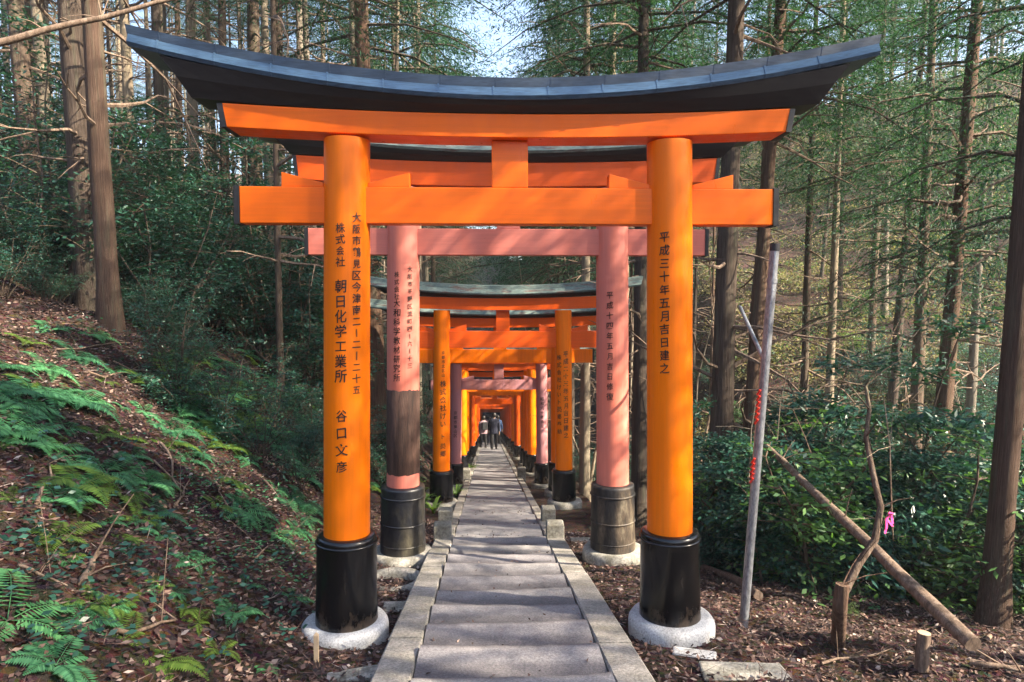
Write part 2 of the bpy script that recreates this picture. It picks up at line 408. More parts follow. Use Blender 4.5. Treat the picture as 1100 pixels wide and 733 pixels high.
# ------------------------------------------------------------------ brush lettering wrapped on pillars
def glyph_mesh(ch, _c={}):
    if ch in _c: return _c[ch]
    cu = bpy.data.curves.new('t', 'FONT'); cu.body = ch; cu.size = 1; cu.resolution_u = 3; cu.offset = .012
    o = bpy.data.objects.new('t', cu); COL.objects.link(o)
    dg = bpy.context.evaluated_depsgraph_get(); dg.update()
    me = bpy.data.meshes.new_from_object(o.evaluated_get(dg))
    v = np.array([(p.co.x, p.co.y) for p in me.vertices]); f = [tuple(p.vertices) for p in me.polygons]
    bpy.data.objects.remove(o); bpy.data.curves.remove(cu); bpy.data.meshes.remove(me)
    if len(v):
        c = (v.max(0) + v.min(0)) / 2
        v = v - np.array([c[0], .36 if ch not in 'ー' else c[1]])
        if ch in 'ー': v = v[:, ::-1] * np.array([1, 1])
    _c[ch] = (v, f); return _c[ch]
def inscription(parent, text, r_, x_off, z_top, pitch, size, label=None, z_fn=None, gap=.55):
    """vertical column of characters on the camera side (-Y) of a pillar of radius r_"""
    mb = MB(); z = z_top; rd = random.Random(len(text) + int(z_top * 100))
    for ch in text:
        if ch == ' ': z -= pitch * gap; continue
        v, f = glyph_mesh(ch)
        if len(v):
            a = rd.uniform(-.07, .07); s = size * rd.uniform(.92, 1.06); ca, sa = math.cos(a), math.sin(a)
            sx = s * rd.uniform(.85, .98); sh = .08
            P = []
            for (gx, gy) in v:
                X = (gx * ca - gy * sa) * sx; Z = (gx * sa + gy * ca) * s + X * sh
                th = (X) / r_ + math.asin(max(-.95, min(.95, x_off / r_)))
                P.append(((r_ + .0035) * math.sin(th), -(r_ + .0035) * math.cos(th), z - pitch / 2 + Z))
            mb.add(P, f)
        z -= pitch
    o = mb.build('inscription', INK, parent)
    if label: o['label'] = label
    return o

# ------------------------------------------------------------------ torii gates
def torii(y, xc, W, rad, hp, nz0, nz1, sh_h, sh_len, nk_len, roof_len, label, pil=ORANGE, lin=BEAMO, nuk=BEAMO, roof=ROOFM,
          sl_r=.205, sl_h=.68, sleeves=(BLACKP, BLACKP), foot=(.30, .09), tilt=.9, text=None, rz=0, seams=True, stained=False, rise=.30, detail=2, wedges=True, footmat=WHITEC, zo=0, roof_h=1.0):
    """hp: pillar height (top of pillars) above the path; nz0, nz1: tie beam underside and top"""
    z0 = plane(y) + zo
    t = empty('torii_gate', (xc, y, z0), rz); n = 48 if detail > 1 else 20
    dz = []
    for s in (-1, 1):
        px_ = s * W / 2
        gz = 0
        mb = MB(); mb.lathe([(rad * 1.02, sl_h - .12), (rad * 1.01, sl_h + .4), (rad, hp * .6), (rad * .985, hp)], n)
        p = mb.build('pillar', pil, t); p.location = (px_, 0, gz); p.rotation_euler = (0, -s * R(tilt), 0)
        smat = sleeves[0 if s < 0 else 1]
        mb = MB()
        mb.lathe([(sl_r * 1.04, -.10), (sl_r * 1.03, .1), (sl_r, sl_h * .5), (sl_r * .985, sl_h - .03), (sl_r * .97, sl_h - .008), (sl_r * .90, sl_h), (rad * 1.0, sl_h + .004)], n)
        if detail > 1:
            for hz in (.22, .5, .86) if smat is not BLACKP else (.93,):
                mb.lathe([(sl_r * 1.0, sl_h * hz - .010), (sl_r * 1.035, sl_h * hz - .006), (sl_r * 1.035, sl_h * hz + .006), (sl_r * .99, sl_h * hz + .010)], n)
        mb.build('sleeve', smat, p)
        if stained and s < 0:
            mb = MB(); zA, zB = stained
            mb.lathe([(rad * 1.008 + .002, zA), (rad * 1.01 + .004, zA + .004), (rad * 1.008 + .004, zB - .004), (rad * 1.005 + .002, zB)], n, fn=lambda r_, z, a: r_ + .0015 * math.sin(a * 7))
            mb.v = [(vx, vy, vz + (.035 if vz > (zA + zB) / 2 else .02) * noise.noise(Vector((vx * 22, vy * 22, 1 if vz > (zA + zB) / 2 else 4)))) for vx, vy, vz in mb.v]
            o = mb.build('bare_patch', BARE, p); o['label'] = 'dark brown band of bare wood below the pink paint'
        if foot:
            fr, fh = foot
            mb = MB(); mb.lathe([(fr * .98, -.22), (fr * 1.0, fh * .25), (fr * .985, fh * .6), (fr * .93, fh * .88), (fr * .84, fh), (sl_r * .9, fh * .97)], n,
                                fn=lambda r_, z, a: r_ * (1 + .025 * noise.noise(Vector((math.cos(a) * 1.4, math.sin(a) * 1.4, px_ + y)))))
            o = mb.build('footing', footmat, t); o.location = (px_ + s * .012, 0, gz)
        if text:
            for (side, tx, xo, zt, pt, sz) in text:
                if side == s: inscription(p, tx, rad * 1.005, xo, zt, pt, sz)
        if detail > 0:
            # wedges that key the tie beam, one each side of the pillar
            for q in (-1, 1):
                if not wedges: continue
                mb = MB(); ix = px_ - s * math.tan(R(tilt)) * nz1 + q * rad * .96; ox = ix + q * (.275 if W > 1.9 else .2); zt = nz1 + .002
                th = .055 * (nz1 - nz0) / .25; hh = .10 * (nz1 - nz0) / .25; dy = rad * .30
                P = [(ix, zt), (ox, zt), (ox, zt + hh), (ix, zt + hh * .28)]
                mb.add([(x, -dy, z) for x, z in P] + [(x, dy, z) for x, z in P], [(0, 1, 2, 3), (7, 6, 5, 4), (0, 4, 5, 1), (1, 5, 6, 2), (2, 6, 7, 3), (3, 7, 4, 0)])
                mb.build('wedge', nuk, t, bevel=.004)
    # tie beam (runs through the pillars)
    dyn = rad * .42
    mb = MB(); mb.box(-nk_len / 2, nk_len / 2, -dyn, dyn, nz0, nz1); mb.build('tie_beam', nuk, t, bevel=.006)
    if detail > 0:
        for s in (-1, 1):
            mb = MB(); e = s * nk_len / 2; mb.box(min(e, e + s * .035), max(e, e + s * .035), -dyn - .006, dyn + .006, nz0 - .006, nz1 + .006)
            mb.build('end_cap', BEAMB, t)
    # central strut
    mb = MB(); mb.box(-.118 * W / 2.2, .118 * W / 2.2, -rad * .33, rad * .33, nz1 + .002, hp - .004); mb.build('centre_strut', nuk, t, bevel=.005)
    # upper lintel with a gentle upward curve and slanting ends
    def lift(x, L, amt): return amt * (abs(x) / (L / 2)) ** 2.0
    N = 25 if detail > 1 else 13
    xs_ = [sh_len / 2 * (2 * i / (N - 1) - 1) for i in range(N)]
    A = .055 * (sh_len / 3.8); d1 = rad * .80
    def sec(x):
        l_ = lift(x, sh_len, A); e = .012 * (x / (sh_len / 2))
        return [(-d1, hp + l_, x - e), (d1, hp + l_, x - e), (d1 * 1.06, hp + sh_h + l_, x + e), (-d1 * 1.06, hp + sh_h + l_, x + e)]
    mb = MB(); mb.loft(xs_, sec); mb.build('lintel', lin, t, bevel=.005)
    if detail > 0:
        for s in (-1, 1):
            mb = MB(); l_ = A; xb, xt = s * (sh_len / 2 - .012), s * (sh_len / 2 + .012); dd = d1 * 1.08
            P = [(xb, hp - .004 + l_), (xb + s * .035, hp - .004 + l_), (xt + s * .035, hp + sh_h + l_ - .003), (xt, hp + sh_h + l_ - .003)]
            mb.add([(x, -dd, z) for x, z in P] + [(x, dd, z) for x, z in P], [(0, 1, 2, 3), (7, 6, 5, 4), (0, 4, 5, 1), (1, 5, 6, 2), (2, 6, 7, 3), (3, 7, 4, 0)])
            mb.build('end_cap', BEAMB, t)
    # black top beam under the roof
    k_ = roof_len / 5.07; bl = roof_len * .885
    zb = hp + sh_h + .003
    xs2 = [bl / 2 * (2 * i / (N - 1) - 1) for i in range(N)]
    rz_ = lambda x: rise * (abs(x) / (roof_len / 2)) ** 1.9
    bt = .10 * k_ * roof_h
    def sec2(x):
        q = abs(x) / (bl / 2); u = x / (bl / 2)
        l_ = lift(x, sh_len, A) if abs(x) < sh_len / 2 else A + (lift(abs(x), sh_len, A) - A) * 1.5
        e = .07 * u * (1 if q > .99 else 1)
        top = zb + bt + rz_(x)
        m_ = (l_ + zb + top) / 2
        return [(-d1 * 1.08, zb + l_, x - .10 * u), (d1 * 1.08, zb + l_, x - .10 * u), (d1 * 1.5, m_, x - .03 * u), (d1 * 1.75, top, x + .06 * u), (-d1 * 1.75, top, x + .06 * u), (-d1 * 1.5, m_, x - .03 * u)]
    mb = MB(); mb.loft(xs2, sec2); mb.build('top_beam', BEAMB, t)
    # sheet metal roof
    N3 = 41 if detail > 1 else 15
    def rpt(x):
        u = x / (roof_len / 2); return u, zb + bt + rz_(x) + .004, .03 * u * k_, k_
    def rsec(x, o_=0):                       # flared eave
        u, zc, e, g = rpt(x)
        return [(-.226 * g - o_, zc - .014, x - e), (-.240 * g - o_, zc + .010, x - e), (-.158 * g - o_, zc + .088 * g + o_, x), (.158 * g + o_, zc + .088 * g + o_, x), (.240 * g + o_, zc + .010, x - e), (.226 * g + o_, zc - .014, x - e)]
    def rcap(x, o_=0):                       # upright ridge casing above it
        u, zc, e, g = rpt(x)
        return [(-.148 * g - o_, zc + .084 * g, x + e * .3), (-.138 * g - o_, zc + .160 * g + o_, x + e), (0, zc + .174 * g + o_, x + e), (.138 * g + o_, zc + .160 * g + o_, x + e), (.148 * g + o_, zc + .084 * g, x + e * .3)]
    xs3 = [roof_len / 2 * (2 * i / (N3 - 1) - 1) for i in range(N3)]
    mb = MB(); mb.loft(xs3, rsec)
    mc = MB(); mc.loft(xs3, rcap)
    if detail > 1 and seams:
        q = -roof_len / 2 + .18
        while q < roof_len / 2 - .1:
            mb.loft([q, q + .010], lambda x: rsec(x, .005)); mc.loft([q + .02, q + .028], lambda x: rcap(x, .003)); q += .355
    mb.build('roof', roof, t); mc.build('ridge_casing', RIDGEM if roof is ROOFM else roof, t)
    tag(t, label, 'torii gate', 'torii gates in a row over the path')
    return t
T1 = [(-1, '株式会社', -.012, 2.785, .073, .066), (-1, '朝日化学工業所', -.010, 2.42, .098, .088), (-1, '谷口文彦', -.004, 1.575, .113, .085),
      (-1, '大阪市鶴見区今津南二ー二ー二十五', .088, 2.86, .0755, .066), (1, '平成三十年五月吉日建之', -.070, 2.745, .0875, .076)]
G = []
# first gate: fresh, nearest
G.append(torii(4.65, .142, 2.255, .153, 3.345, 2.79, 3.03, .150, 3.68, 3.56, 4.85, roof_h=.75, rise=.31, foot=(.30, .085), label=
      'nearest and largest torii gate, fresh bright orange with glossy black pillar sleeves', text=T1, tilt=.75))
T2 = [(-1, '株式会社', -.045, 3.02, .074, .062), (-1, '大和科学教材研究所', -.045, 2.74, .095, .084), (-1, '大阪市平野区流町四ー六ー十三', .085, 3.08, .076, .058),
      (1, '平成十四年五月吉日修復', -.055, 2.83, .105, .080)]
G.append(torii(7.15, .205, 2.24, .168, 3.88, 3.19, 3.46, .24, 4.25, 4.10, 5.2,
      'second torii gate, with faded pink pillars and a brown patch on the left one', pil=PINK, nuk=PINKB, lin=ORANGE2, roof=ROOFG, roof_h=.8,
      sl_r=.232, sl_h=.78, sleeves=(MIDB, WORNB), foot=(.34, .09), text=T2, stained=(.92, 1.80), footmat=GREYC, tilt=.55, rise=.2, wedges=False))
T3 = [(-1, '株式会社けい', .035, 2.17, .135, .115), (-1, 'ト', .035, 1.28, .13, .09), (-1, '美郷', .035, 1.12, .13, .105), (-1, '京都市北区山', .035, 2.66, .075, .06),
      (1, '平成二十三年五月吉日建之', .025, 2.66, .125, .10), (1, '株式会社けいト美郷奉納', -.085, 2.60, .125, .095)]
G.append(torii(11.5, .235, 2.10, .142, 3.33, 2.70, 2.98, .20, 3.6, 3.35, 4.65,
      'third torii gate from the front, orange with a greenish mossy roof', pil=ORANGE, nuk=ORANGE2, lin=ORANGE2, roof=ROOFG,
      sl_r=.20, sl_h=.62, foot=(.30, .10), text=T3, footmat=GREYC, rise=.16, tilt=.5, roof_h=.6))
def back(y, W, h, label, pil=ORANGE, nuk=None, lin=ORANGE2, roof=ROOFG, detail=1, xo=0, **kw):
    r_ = W * .066
    return torii(y, .22 + xo, W, r_, h, h * .79, h * .87, h * .055, W * 1.75, W * 1.55, W * 2.15, label, pil=pil, nuk=nuk or pil, lin=lin, roof=roof,
                 sl_r=r_ * 1.38, sl_h=h * .19, foot=(r_ * 2, .07), detail=detail, tilt=.5, rise=.15, footmat=GREYC, roof_h=.6, **kw)
back(13.4, 2.35, 3.30, 'fourth torii gate from the front, orange, mostly hidden behind the third one')
T5 = [(1, '昭和六十年吉日', .0, 2.0, .10, .085), (-1, '京都市東山区', .0, 1.7, .10, .085)]
back(15.0, 1.93, 2.72, 'fifth torii gate from the front, slim with faded lilac pink pillars and tie beam', LILAC, lin=ORANGE2, text=T5)
back(18.3, 1.90, 2.85, 'sixth torii gate from the front, orange, right behind the lilac pink one')
back(20.2, 1.92, 2.95, 'seventh torii gate from the front, orange')
back(22.2, 1.95, 2.90, 'eighth torii gate from the front, orange')
back(26.0, 1.75, 2.65, 'ninth torii gate from the front, orange, narrower than those before it', ORANGE2)
back(30.2, 1.80, 2.85, 'tenth torii gate from the front, orange, with a dark roof', roof=ROOFM)
back(35.5, 1.85, 2.80, 'eleventh torii gate from the front, just behind the walking people', ORANGE2)
for k, y in enumerate((39, 42.5, 46, 49.5, 53, 57, 61)):
    back(y, 1.85, 2.8, ['twelfth', 'thirteenth', 'fourteenth', 'fifteenth', 'sixteenth', 'seventeenth', 'last'][k] + ' torii gate down the path, tiny dull orange frame in the distance', ORANGE2, detail=1)

# flat strips and the old ring between the gates
def ring_stone():
    p = spot(424, 628); mb = MB()
    mb.lathe([(.21, -.1), (.21, .035), (.225, .05), (.28, .052), (.30, .03), (.30, -.1)], 32, closed_ring=False)
    r_ = MB(); prof = [(.185, -.12), (.185, .035), (.20, .052), (.265, .052), (.285, .03), (.285, -.12)]
    r_.lathe(prof, 36, closed_ring=True, fn=lambda q, z, a: q * (1 + .02 * math.sin(3 * a + 1)))
    o = r_.build('footing_ring', GREYC, loc=p + Vector((0, 0, .0)))
    tag(o, 'empty mossy concrete ring sunk in the soil between the two nearest left pillars', 'concrete ring')
ring_stone()
def slab(name, px, py, sx, sy, sz, rz, label, mat=GREYC, cat='stone slab'):
    p = spot(px, py); mb = MB(); mb.box(-sx / 2, sx / 2, -sy / 2, sy / 2, -.12, sz)
    for i, v in enumerate(mb.v):
        mb.v[i] = (v[0] + random.uniform(-.02, .02), v[1] + random.uniform(-.02, .02), v[2])
    o = mb.build(name, mat, bevel=.012, loc=p); o.rotation_euler = (0, 0, rz); tag(o, label, cat); return o
slab('stone_slab', 438, 655, .36, .18, .03, .1, 'broken grey stone slab between the ring and the left kerb')
slab('stone_slab', 626, 582, .30, .12, .03, .0, 'thin pale slab between the nearest right stone post and the pink pillar')
slab('flat_rock', 800, 727, .50, .22, .02, -.15, 'flat mossy rock in the bottom edge right of the nearest right pillar', cat='rock')
slab('flat_rock', 748, 706, .26, .10, .02, -.3, 'broken pale stone right below the nearest right pillar footing', mat=WHITEC, cat='rock')
slab('flat_rock', 385, 728, .34, .12, .03, .3, 'low mossy stone by the kerb in front of the left pillar', cat='rock')

# ------------------------------------------------------------------ leaves and plants
def leaves(P, D, L, Wd, up=None, droop=.15):
    """rhombic leaves: base P, direction D, length L, width Wd (arrays)"""
    n = len(P); P = np.asarray(P, float); D = np.asarray(D, float); D /= np.linalg.norm(D, axis=1)[:, None] + 1e-9
    rnd = rng.normal(size=(n, 3)) * .45 + np.array([0, 0, 1.0]) if up is None else up
    S = np.cross(D, rnd); S /= np.linalg.norm(S, axis=1)[:, None] + 1e-9
    N = np.cross(S, D); L = np.broadcast_to(L, (n,))[:, None]; Wd = np.broadcast_to(Wd, (n,))[:, None]
    a = P; c = P + D * L - N * L * droop; b = P + D * L * .45 + S * Wd * .5 - N * L * .05; d = P + D * L * .45 - S * Wd * .5 - N * L * .05
    V = np.stack([a, b, c, d], 1).reshape(-1, 3); F = np.arange(4 * n).reshape(n, 4)
    return V, F
def rdirs(n, flat=.5):
    d = rng.normal(size=(n, 3)); d[:, 2] *= flat; return d
def crown_cedar(h=9, rb=2.6, n_br=62, per=150, seed=0, lo=0.0, fan=1.0):
    P = []; D = []; wood = MB(); rd = random.Random(seed)
    for i in range(n_br):
        t = (i + rd.random()) / n_br; z = t * h; L = rb * (1 - t) ** .75 * rd.uniform(.55, 1.15) + .25
        a = i * 2.4 + rd.uniform(-.5, .5); ca, sa = math.cos(a), math.sin(a); rise = rd.uniform(.0, .35) + t * .5
        pts = [Vector((ca * L * q, sa * L * q, z + L * (rise * q - .45 * q * q))) for q in (0, .35, .7, 1)]
        wood.tube(pts, [.035 * (1 - t * .6), .024, .014, .006], 4, caps=False)
        m = int(per * (L / rb) * rd.uniform(.5, 1.2))
        ncl = max(3, int(L * 3.2)); qs = rng.uniform(.28, 1.05, ncl)
        for q in qs:
            mm = max(4, m // ncl); sp = .16 + .22 * L * .3
            c = np.array([ca * L * q, sa * L * q, z + L * (rise * q - .45 * q * q)])
            P.append(c + rng.normal(size=(mm, 3)) * [sp, sp, sp * .38] + [0, 0, -.05]); dd = rng.normal(size=(mm, 3)) * [.8, .8, .35] + [ca * .9, sa * .9, -.25]; D.append(dd)
    P = np.concatenate(P); D = np.concatenate(D)
    V, F = leaves(P, D, rng.uniform(.06, .15, len(P)), rng.uniform(.012, .030, len(P)))
    return V, F, wood
CROWNS = []
for s in range(5):
    V, F, wood = crown_cedar(h=8 + s * .7, rb=2.3 + .25 * s, n_br=66, per=620, seed=s)
    CROWNS.append((mesh_np('crown', V, F, NEEDLE), wood))
WOODS = []
for me, wood in CROWNS:
    m = bpy.data.meshes.new('limbs'); m.from_pydata(wood.v, [], wood.f); m.materials.append(BARK); WOODS.append(m)
def trunk_mesh(seed, mat, H=17.0, stubs=14, curve=.25, n=12):
    """unit-radius trunk (1 = radius at base), real height H; scaled in x,y by the tree"""
    rd = random.Random(seed); mb = MB(); N = 18; pts = []; rad = []
    ax, ay = rd.uniform(-curve, curve), rd.uniform(-curve, curve); ph = rd.random() * 6
    for i in range(N + 1):
        t = i / N; z = -.6 + (H + .6) * (t ** 1.25)
        pts.append((ax * math.sin(t * 3 + ph) - ax * math.sin(ph), ay * math.sin(t * 2.4 + ph) - ay * math.sin(ph), z))
        flare = 1 + .28 * math.exp(-max(0, z) / .3)
        rad.append((1 - .72 * t) * flare if True else 1)
    mb.tube(pts, rad, n, caps=True, wob=.16)
    return mb, pts, rad
def dead_limbs(seed, H, k, z0, z1, Lmax, curve_pts):
    rd = random.Random(seed + 99); mb = MB()
    for i in range(k):
        z = rd.uniform(z0, z1); a = rd.random() * 6.28; L = rd.uniform(.25, 1) * Lmax
        cx, cy = 0, 0
        p = Vector((cx, cy, z)); d = Vector((math.cos(a), math.sin(a), rd.uniform(-.25, .35))); pts = [p]
        for q in range(4):
            d = (d + Vector((rd.uniform(-.3, .3), rd.uniform(-.3, .3), rd.uniform(-.25, .2)))).normalized(); p = p + d * L / 4; pts.append(p)
        r0 = .018 + L * .007
        mb.tube(pts, [r0, r0 * .8, r0 * .55, r0 * .35, .004], 5, caps=False)
        for q in (2, 3):
            dd = (d + Vector((rd.uniform(-1, 1), rd.uniform(-1, 1), rd.uniform(-.6, .5)))).normalized()
            mb.tube([pts[q], pts[q] + dd * L * .2, pts[q] + dd * L * .36 + Vector((0, 0, -.03))], [r0 * .4, r0 * .25, .003], 4, caps=False)
    return mb
TRUNKS = {}
for nm, mt in (('a', BARK), ('r', BARKR), ('l', BARKL)):
    for s in range(4):
        mb, _, _ = trunk_mesh(s * 7 + ord(nm), mt)
        me = bpy.data.meshes.new('trunk'); me.from_pydata(mb.v, [], mb.f); me.polygons.foreach_set('use_smooth', [True] * len(mb.f)); me.materials.append(mt)
        TRUNKS[nm, s] = me
DEADL = []
for s in range(5):
    mb = dead_limbs(s, 17, 22, 2.0, 10, 2.3, None)
    me = bpy.data.meshes.new('dead_branches'); me.from_pydata(mb.v, [], mb.f); me.materials.append(DEADW); DEADL.append(me)
NT = 0
def tree(x, y, dia, label, group=None, kind='a', lean=(0, 0), H=17, crown_z=9.5, crown_s=1.0, limbs=True, z=None, crown=True, seed=None, cat='tree'):
    global NT; NT += 1; rd = random.Random(NT * 31 + (seed or 0))
    zz = terrain(x, y) if z is None else z
    t = empty('cedar_tree', (x, y, zz), 0); t.rotation_euler = (lean[1], lean[0], 0)   # lean[0] > 0 leans to the right
    o = obj_me('trunk', TRUNKS[kind, rd.randrange(4)], t); o.scale = (dia / 2, dia / 2, H / 17); o.rotation_euler.z = 0 if dia > .3 else rd.random() * 6
    if crown:
        i = rd.randrange(5); c = obj_me('crown', CROWNS[i][0], t); c.location = (0, 0, crown_z); c.rotation_euler.z = rd.random() * 6.28
        s = crown_s * rd.uniform(.85, 1.15); zs = max(.5, (H + .5 - crown_z) / (8 + i * .7)); c.scale = (s, s, zs)
        w_ = obj_me('limbs', WOODS[i], t); w_.location = c.location; w_.rotation_euler = c.rotation_euler; w_.scale = c.scale
    if limbs:
        d = obj_me('dead_branches', DEADL[rd.randrange(5)], t); d.rotation_euler.z = rd.random() * 6.28; d.scale = (1, 1, H / 17)
    tag(t, label, cat, group); return t
# trees one can pick out: (column px at the base, depth, diameter px, lean deg right, kind, label)
NAMED = [
 (118, 9.2, 23, -1.5, 'r', 'thick bare brown trunk standing in front on the left bank, nearest tree on the left', 9.5),
 (100, 10.5, 30, -2.6, 'a', 'dark thick trunk just behind the nearest left trunk', 9.5),
 (44, 13, 22, -3.2, 'a', 'leaning dark trunk at the far left, left of the two thick trunks', 9),
 (62, 15.5, 15, -2.5, 'l', 'pale slim trunk behind the left pair of thick trunks', 9),
 (148, 16, 14, -1.0, 'l', 'pale straight trunk just right of the nearest left trunk', 9),
 (180, 15, 13, -.5, 'a', 'grey trunk seen left of the roof tip of the nearest gate', 9),
 (212, 17, 15, 0, 'l', 'pale trunk below the left roof end of the nearest gate', 10),
 (276, 18, 20, .3, 'a', 'dark straight trunk behind the left end of the black roof beam', 10),
 (302, 19, 16, .3, 'a', 'grey trunk just right of the dark one behind the left tie beam end', 10),
 (328, 22, 13, 0, 'l', 'slim trunk seen just left of the nearest left pillar', 10),
 (404, 14, 26, -1.2, 'r', 'thick reddish trunk rising behind the left pillars and above the roof', 8.5),
 (300, 11.5, 8, 0, 'a', 'thin dark young trunk left of the nearest left pillar', 7),
 (774, 10.5, 30, .9, 'a', 'thick dark trunk just right of the nearest right pillar', 9.0),
 (800, 12.5, 21, 3.2, 'r', 'reddish brown leaning trunk right behind the thick dark trunk on the right', 9.0),
 (629, 15.5, 13, 0, 'l', 'pale sunlit curved trunk seen between the third gate and the right pink pillar', 8),
 (688, 13, 20, 0, 'a', 'dark trunk seen between the right pink and right orange pillars', 9),
 (1007, 12.5, 23, 2.8, 'r', 'tall sunlit leaning trunk in the middle of the right side', 6.5),
 (985, 16, 17, .8, 'a', 'dark trunk just left of the sunlit leaning one on the right', 6.0),
 (1062, 10, 27, 7.5, 'r', 'strongly leaning brown trunk near the right edge', 6.5),
 (958, 20, 13, 3.0, 'a', 'slim trunk leaning right, centre of the right hillside', 6.5),
 (936, 24, 10, .5, 'a', 'slim straight trunk on the right hillside beside the leaning slim one', 7),
 (891, 18, 12, .8, 'l', 'grey trunk beneath the right roof end of the nearest gate', 9),
 (865, 19, 11, .5, 'a', 'dark slim trunk beneath the right end of the nearest roof, left of the grey one', 9),
 (1080, 6.6, 30, 2.2, 'r', 'thick brown trunk cut by the lower right edge of the picture', 6.5),
 (657, 17, 13, 0, 'l', 'pale trunk seen above the roof of the nearest gate, right of its middle', 9),
 (697, 18, 8, -.5, 'r', 'thin reddish trunk above the roof, left of the thick right trunk', 9),
]
for (px, Y, dpx, ln, kd, lab, cz) in NAMED:
    x = col_x(px, Y); d = dpx * Y / FPX
    if lab.startswith('thick brown trunk cut'):
        tree(x, Y, d, lab, None, kd, (R(ln), 0), H=18, crown_z=9, crown_s=1.0, limbs=False); continue
    tree(x, Y, d, lab, None, kd, (R(ln), 0), H=random.uniform(16, 19), crown_z=cz, crown_s=random.uniform(.8, 1.1), limbs=Y > 9)
# the cedar stand on the left hillside
taken = [(col_x(p[0], p[1]), p[1]) for p in NAMED]
def scatter(n, fx, dmin, tries=40):
    out = []
    for _ in range(n * tries):
        if len(out) >= n: break
        x, y = fx()
        if abs(x - .2) < 1.9 + .3: continue
        if all((x - a) ** 2 + (y - b) ** 2 > dmin ** 2 for a, b in taken):
            taken.append((x, y)); out.append((x, y))
    return out
def fleft():
    y = random.uniform(13, 62) if random.random() < .8 else random.uniform(15, 34); px = random.uniform(-60, 420)
    return col_x(px, y), y
def fright():
    y = random.uniform(15, 60); px = random.uniform(610, 1160); return col_x(px, y), y
def fmid():
    y = random.uniform(24, 70); px = random.uniform(390, 690); return col_x(px, y), y
for x, y in scatter(140, fleft, .95):
    k = random.choice('lla'); tree(x, y, random.uniform(.13, .30), 'slender straight cedar in the dense stand on the hillside left of the gates', 'cedars of the left hillside stand', k,
         (R(random.gauss(-.5, 1.0)), 0), H=random.uniform(14, 20), crown_z=random.uniform(10, 13), crown_s=random.uniform(.42, .62), limbs=random.random() < .5)
for x, y in scatter(58, fright, 1.7):
    k = random.choice('arla'); tree(x, y, random.uniform(.14, .32), 'slender cedar on the sunlit hillside right of the gates', 'cedars of the right hillside', k,
         (R(random.gauss(1.0, 1.3)), 0), H=random.uniform(13, 19), crown_z=random.uniform(7.5, 12), crown_s=random.uniform(.5, .75))
for x, y in scatter(44, fmid, 1.9):
    tree(x, y, random.uniform(.18, .32), 'distant cedar in the wood behind the gates', 'cedars in the wood behind the gates', random.choice('al'),
         (R(random.gauss(0, 1.0)), 0), H=random.uniform(20, 27), crown_z=random.uniform(7, 10), crown_s=random.uniform(1.0, 1.35))

# unseen cedars added right of and behind the camera to shade the left bank
for (x, y) in [(8.2, .2), (9.5, 3.2), (8.8, 5.6), (7.5, -3.5), (9.0, -6.6), (13.0, -5.5), (17.5, 4.0), (18.0, -3.0)]:
    tree(x, y, random.uniform(.24, .36), 'unseen cedar added outside the picture on the right for shade', 'unseen cedars added for shade', 'a', H=random.uniform(15, 19), crown_z=random.uniform(6.5, 8.5), crown_s=1.1, limbs=False)
# wide crowns that reach out over the path from both sides
for (x, y, H_, lab) in [(-3.3, 17.5, 21, 'broad cedar left of the path, nearest of those reaching over the gates'), (3.6, 20.5, 23, 'broad cedar right of the path, nearest of those reaching over the gates'), (-3.4, 25, 24, 'second broad cedar left of the path reaching over the gates'),
                        (3.5, 29, 26, 'second broad cedar right of the path reaching over the gates'), (-3.3, 33, 27, 'third broad cedar left of the path reaching over the gates'), (3.2, 37, 28, 'third broad cedar right of the path reaching over the gates')]:
    tree(x, y, .34, lab, 'broad cedars reaching over the gates', 'a', H=H_, crown_z=8.5, crown_s=1.55, limbs=True)
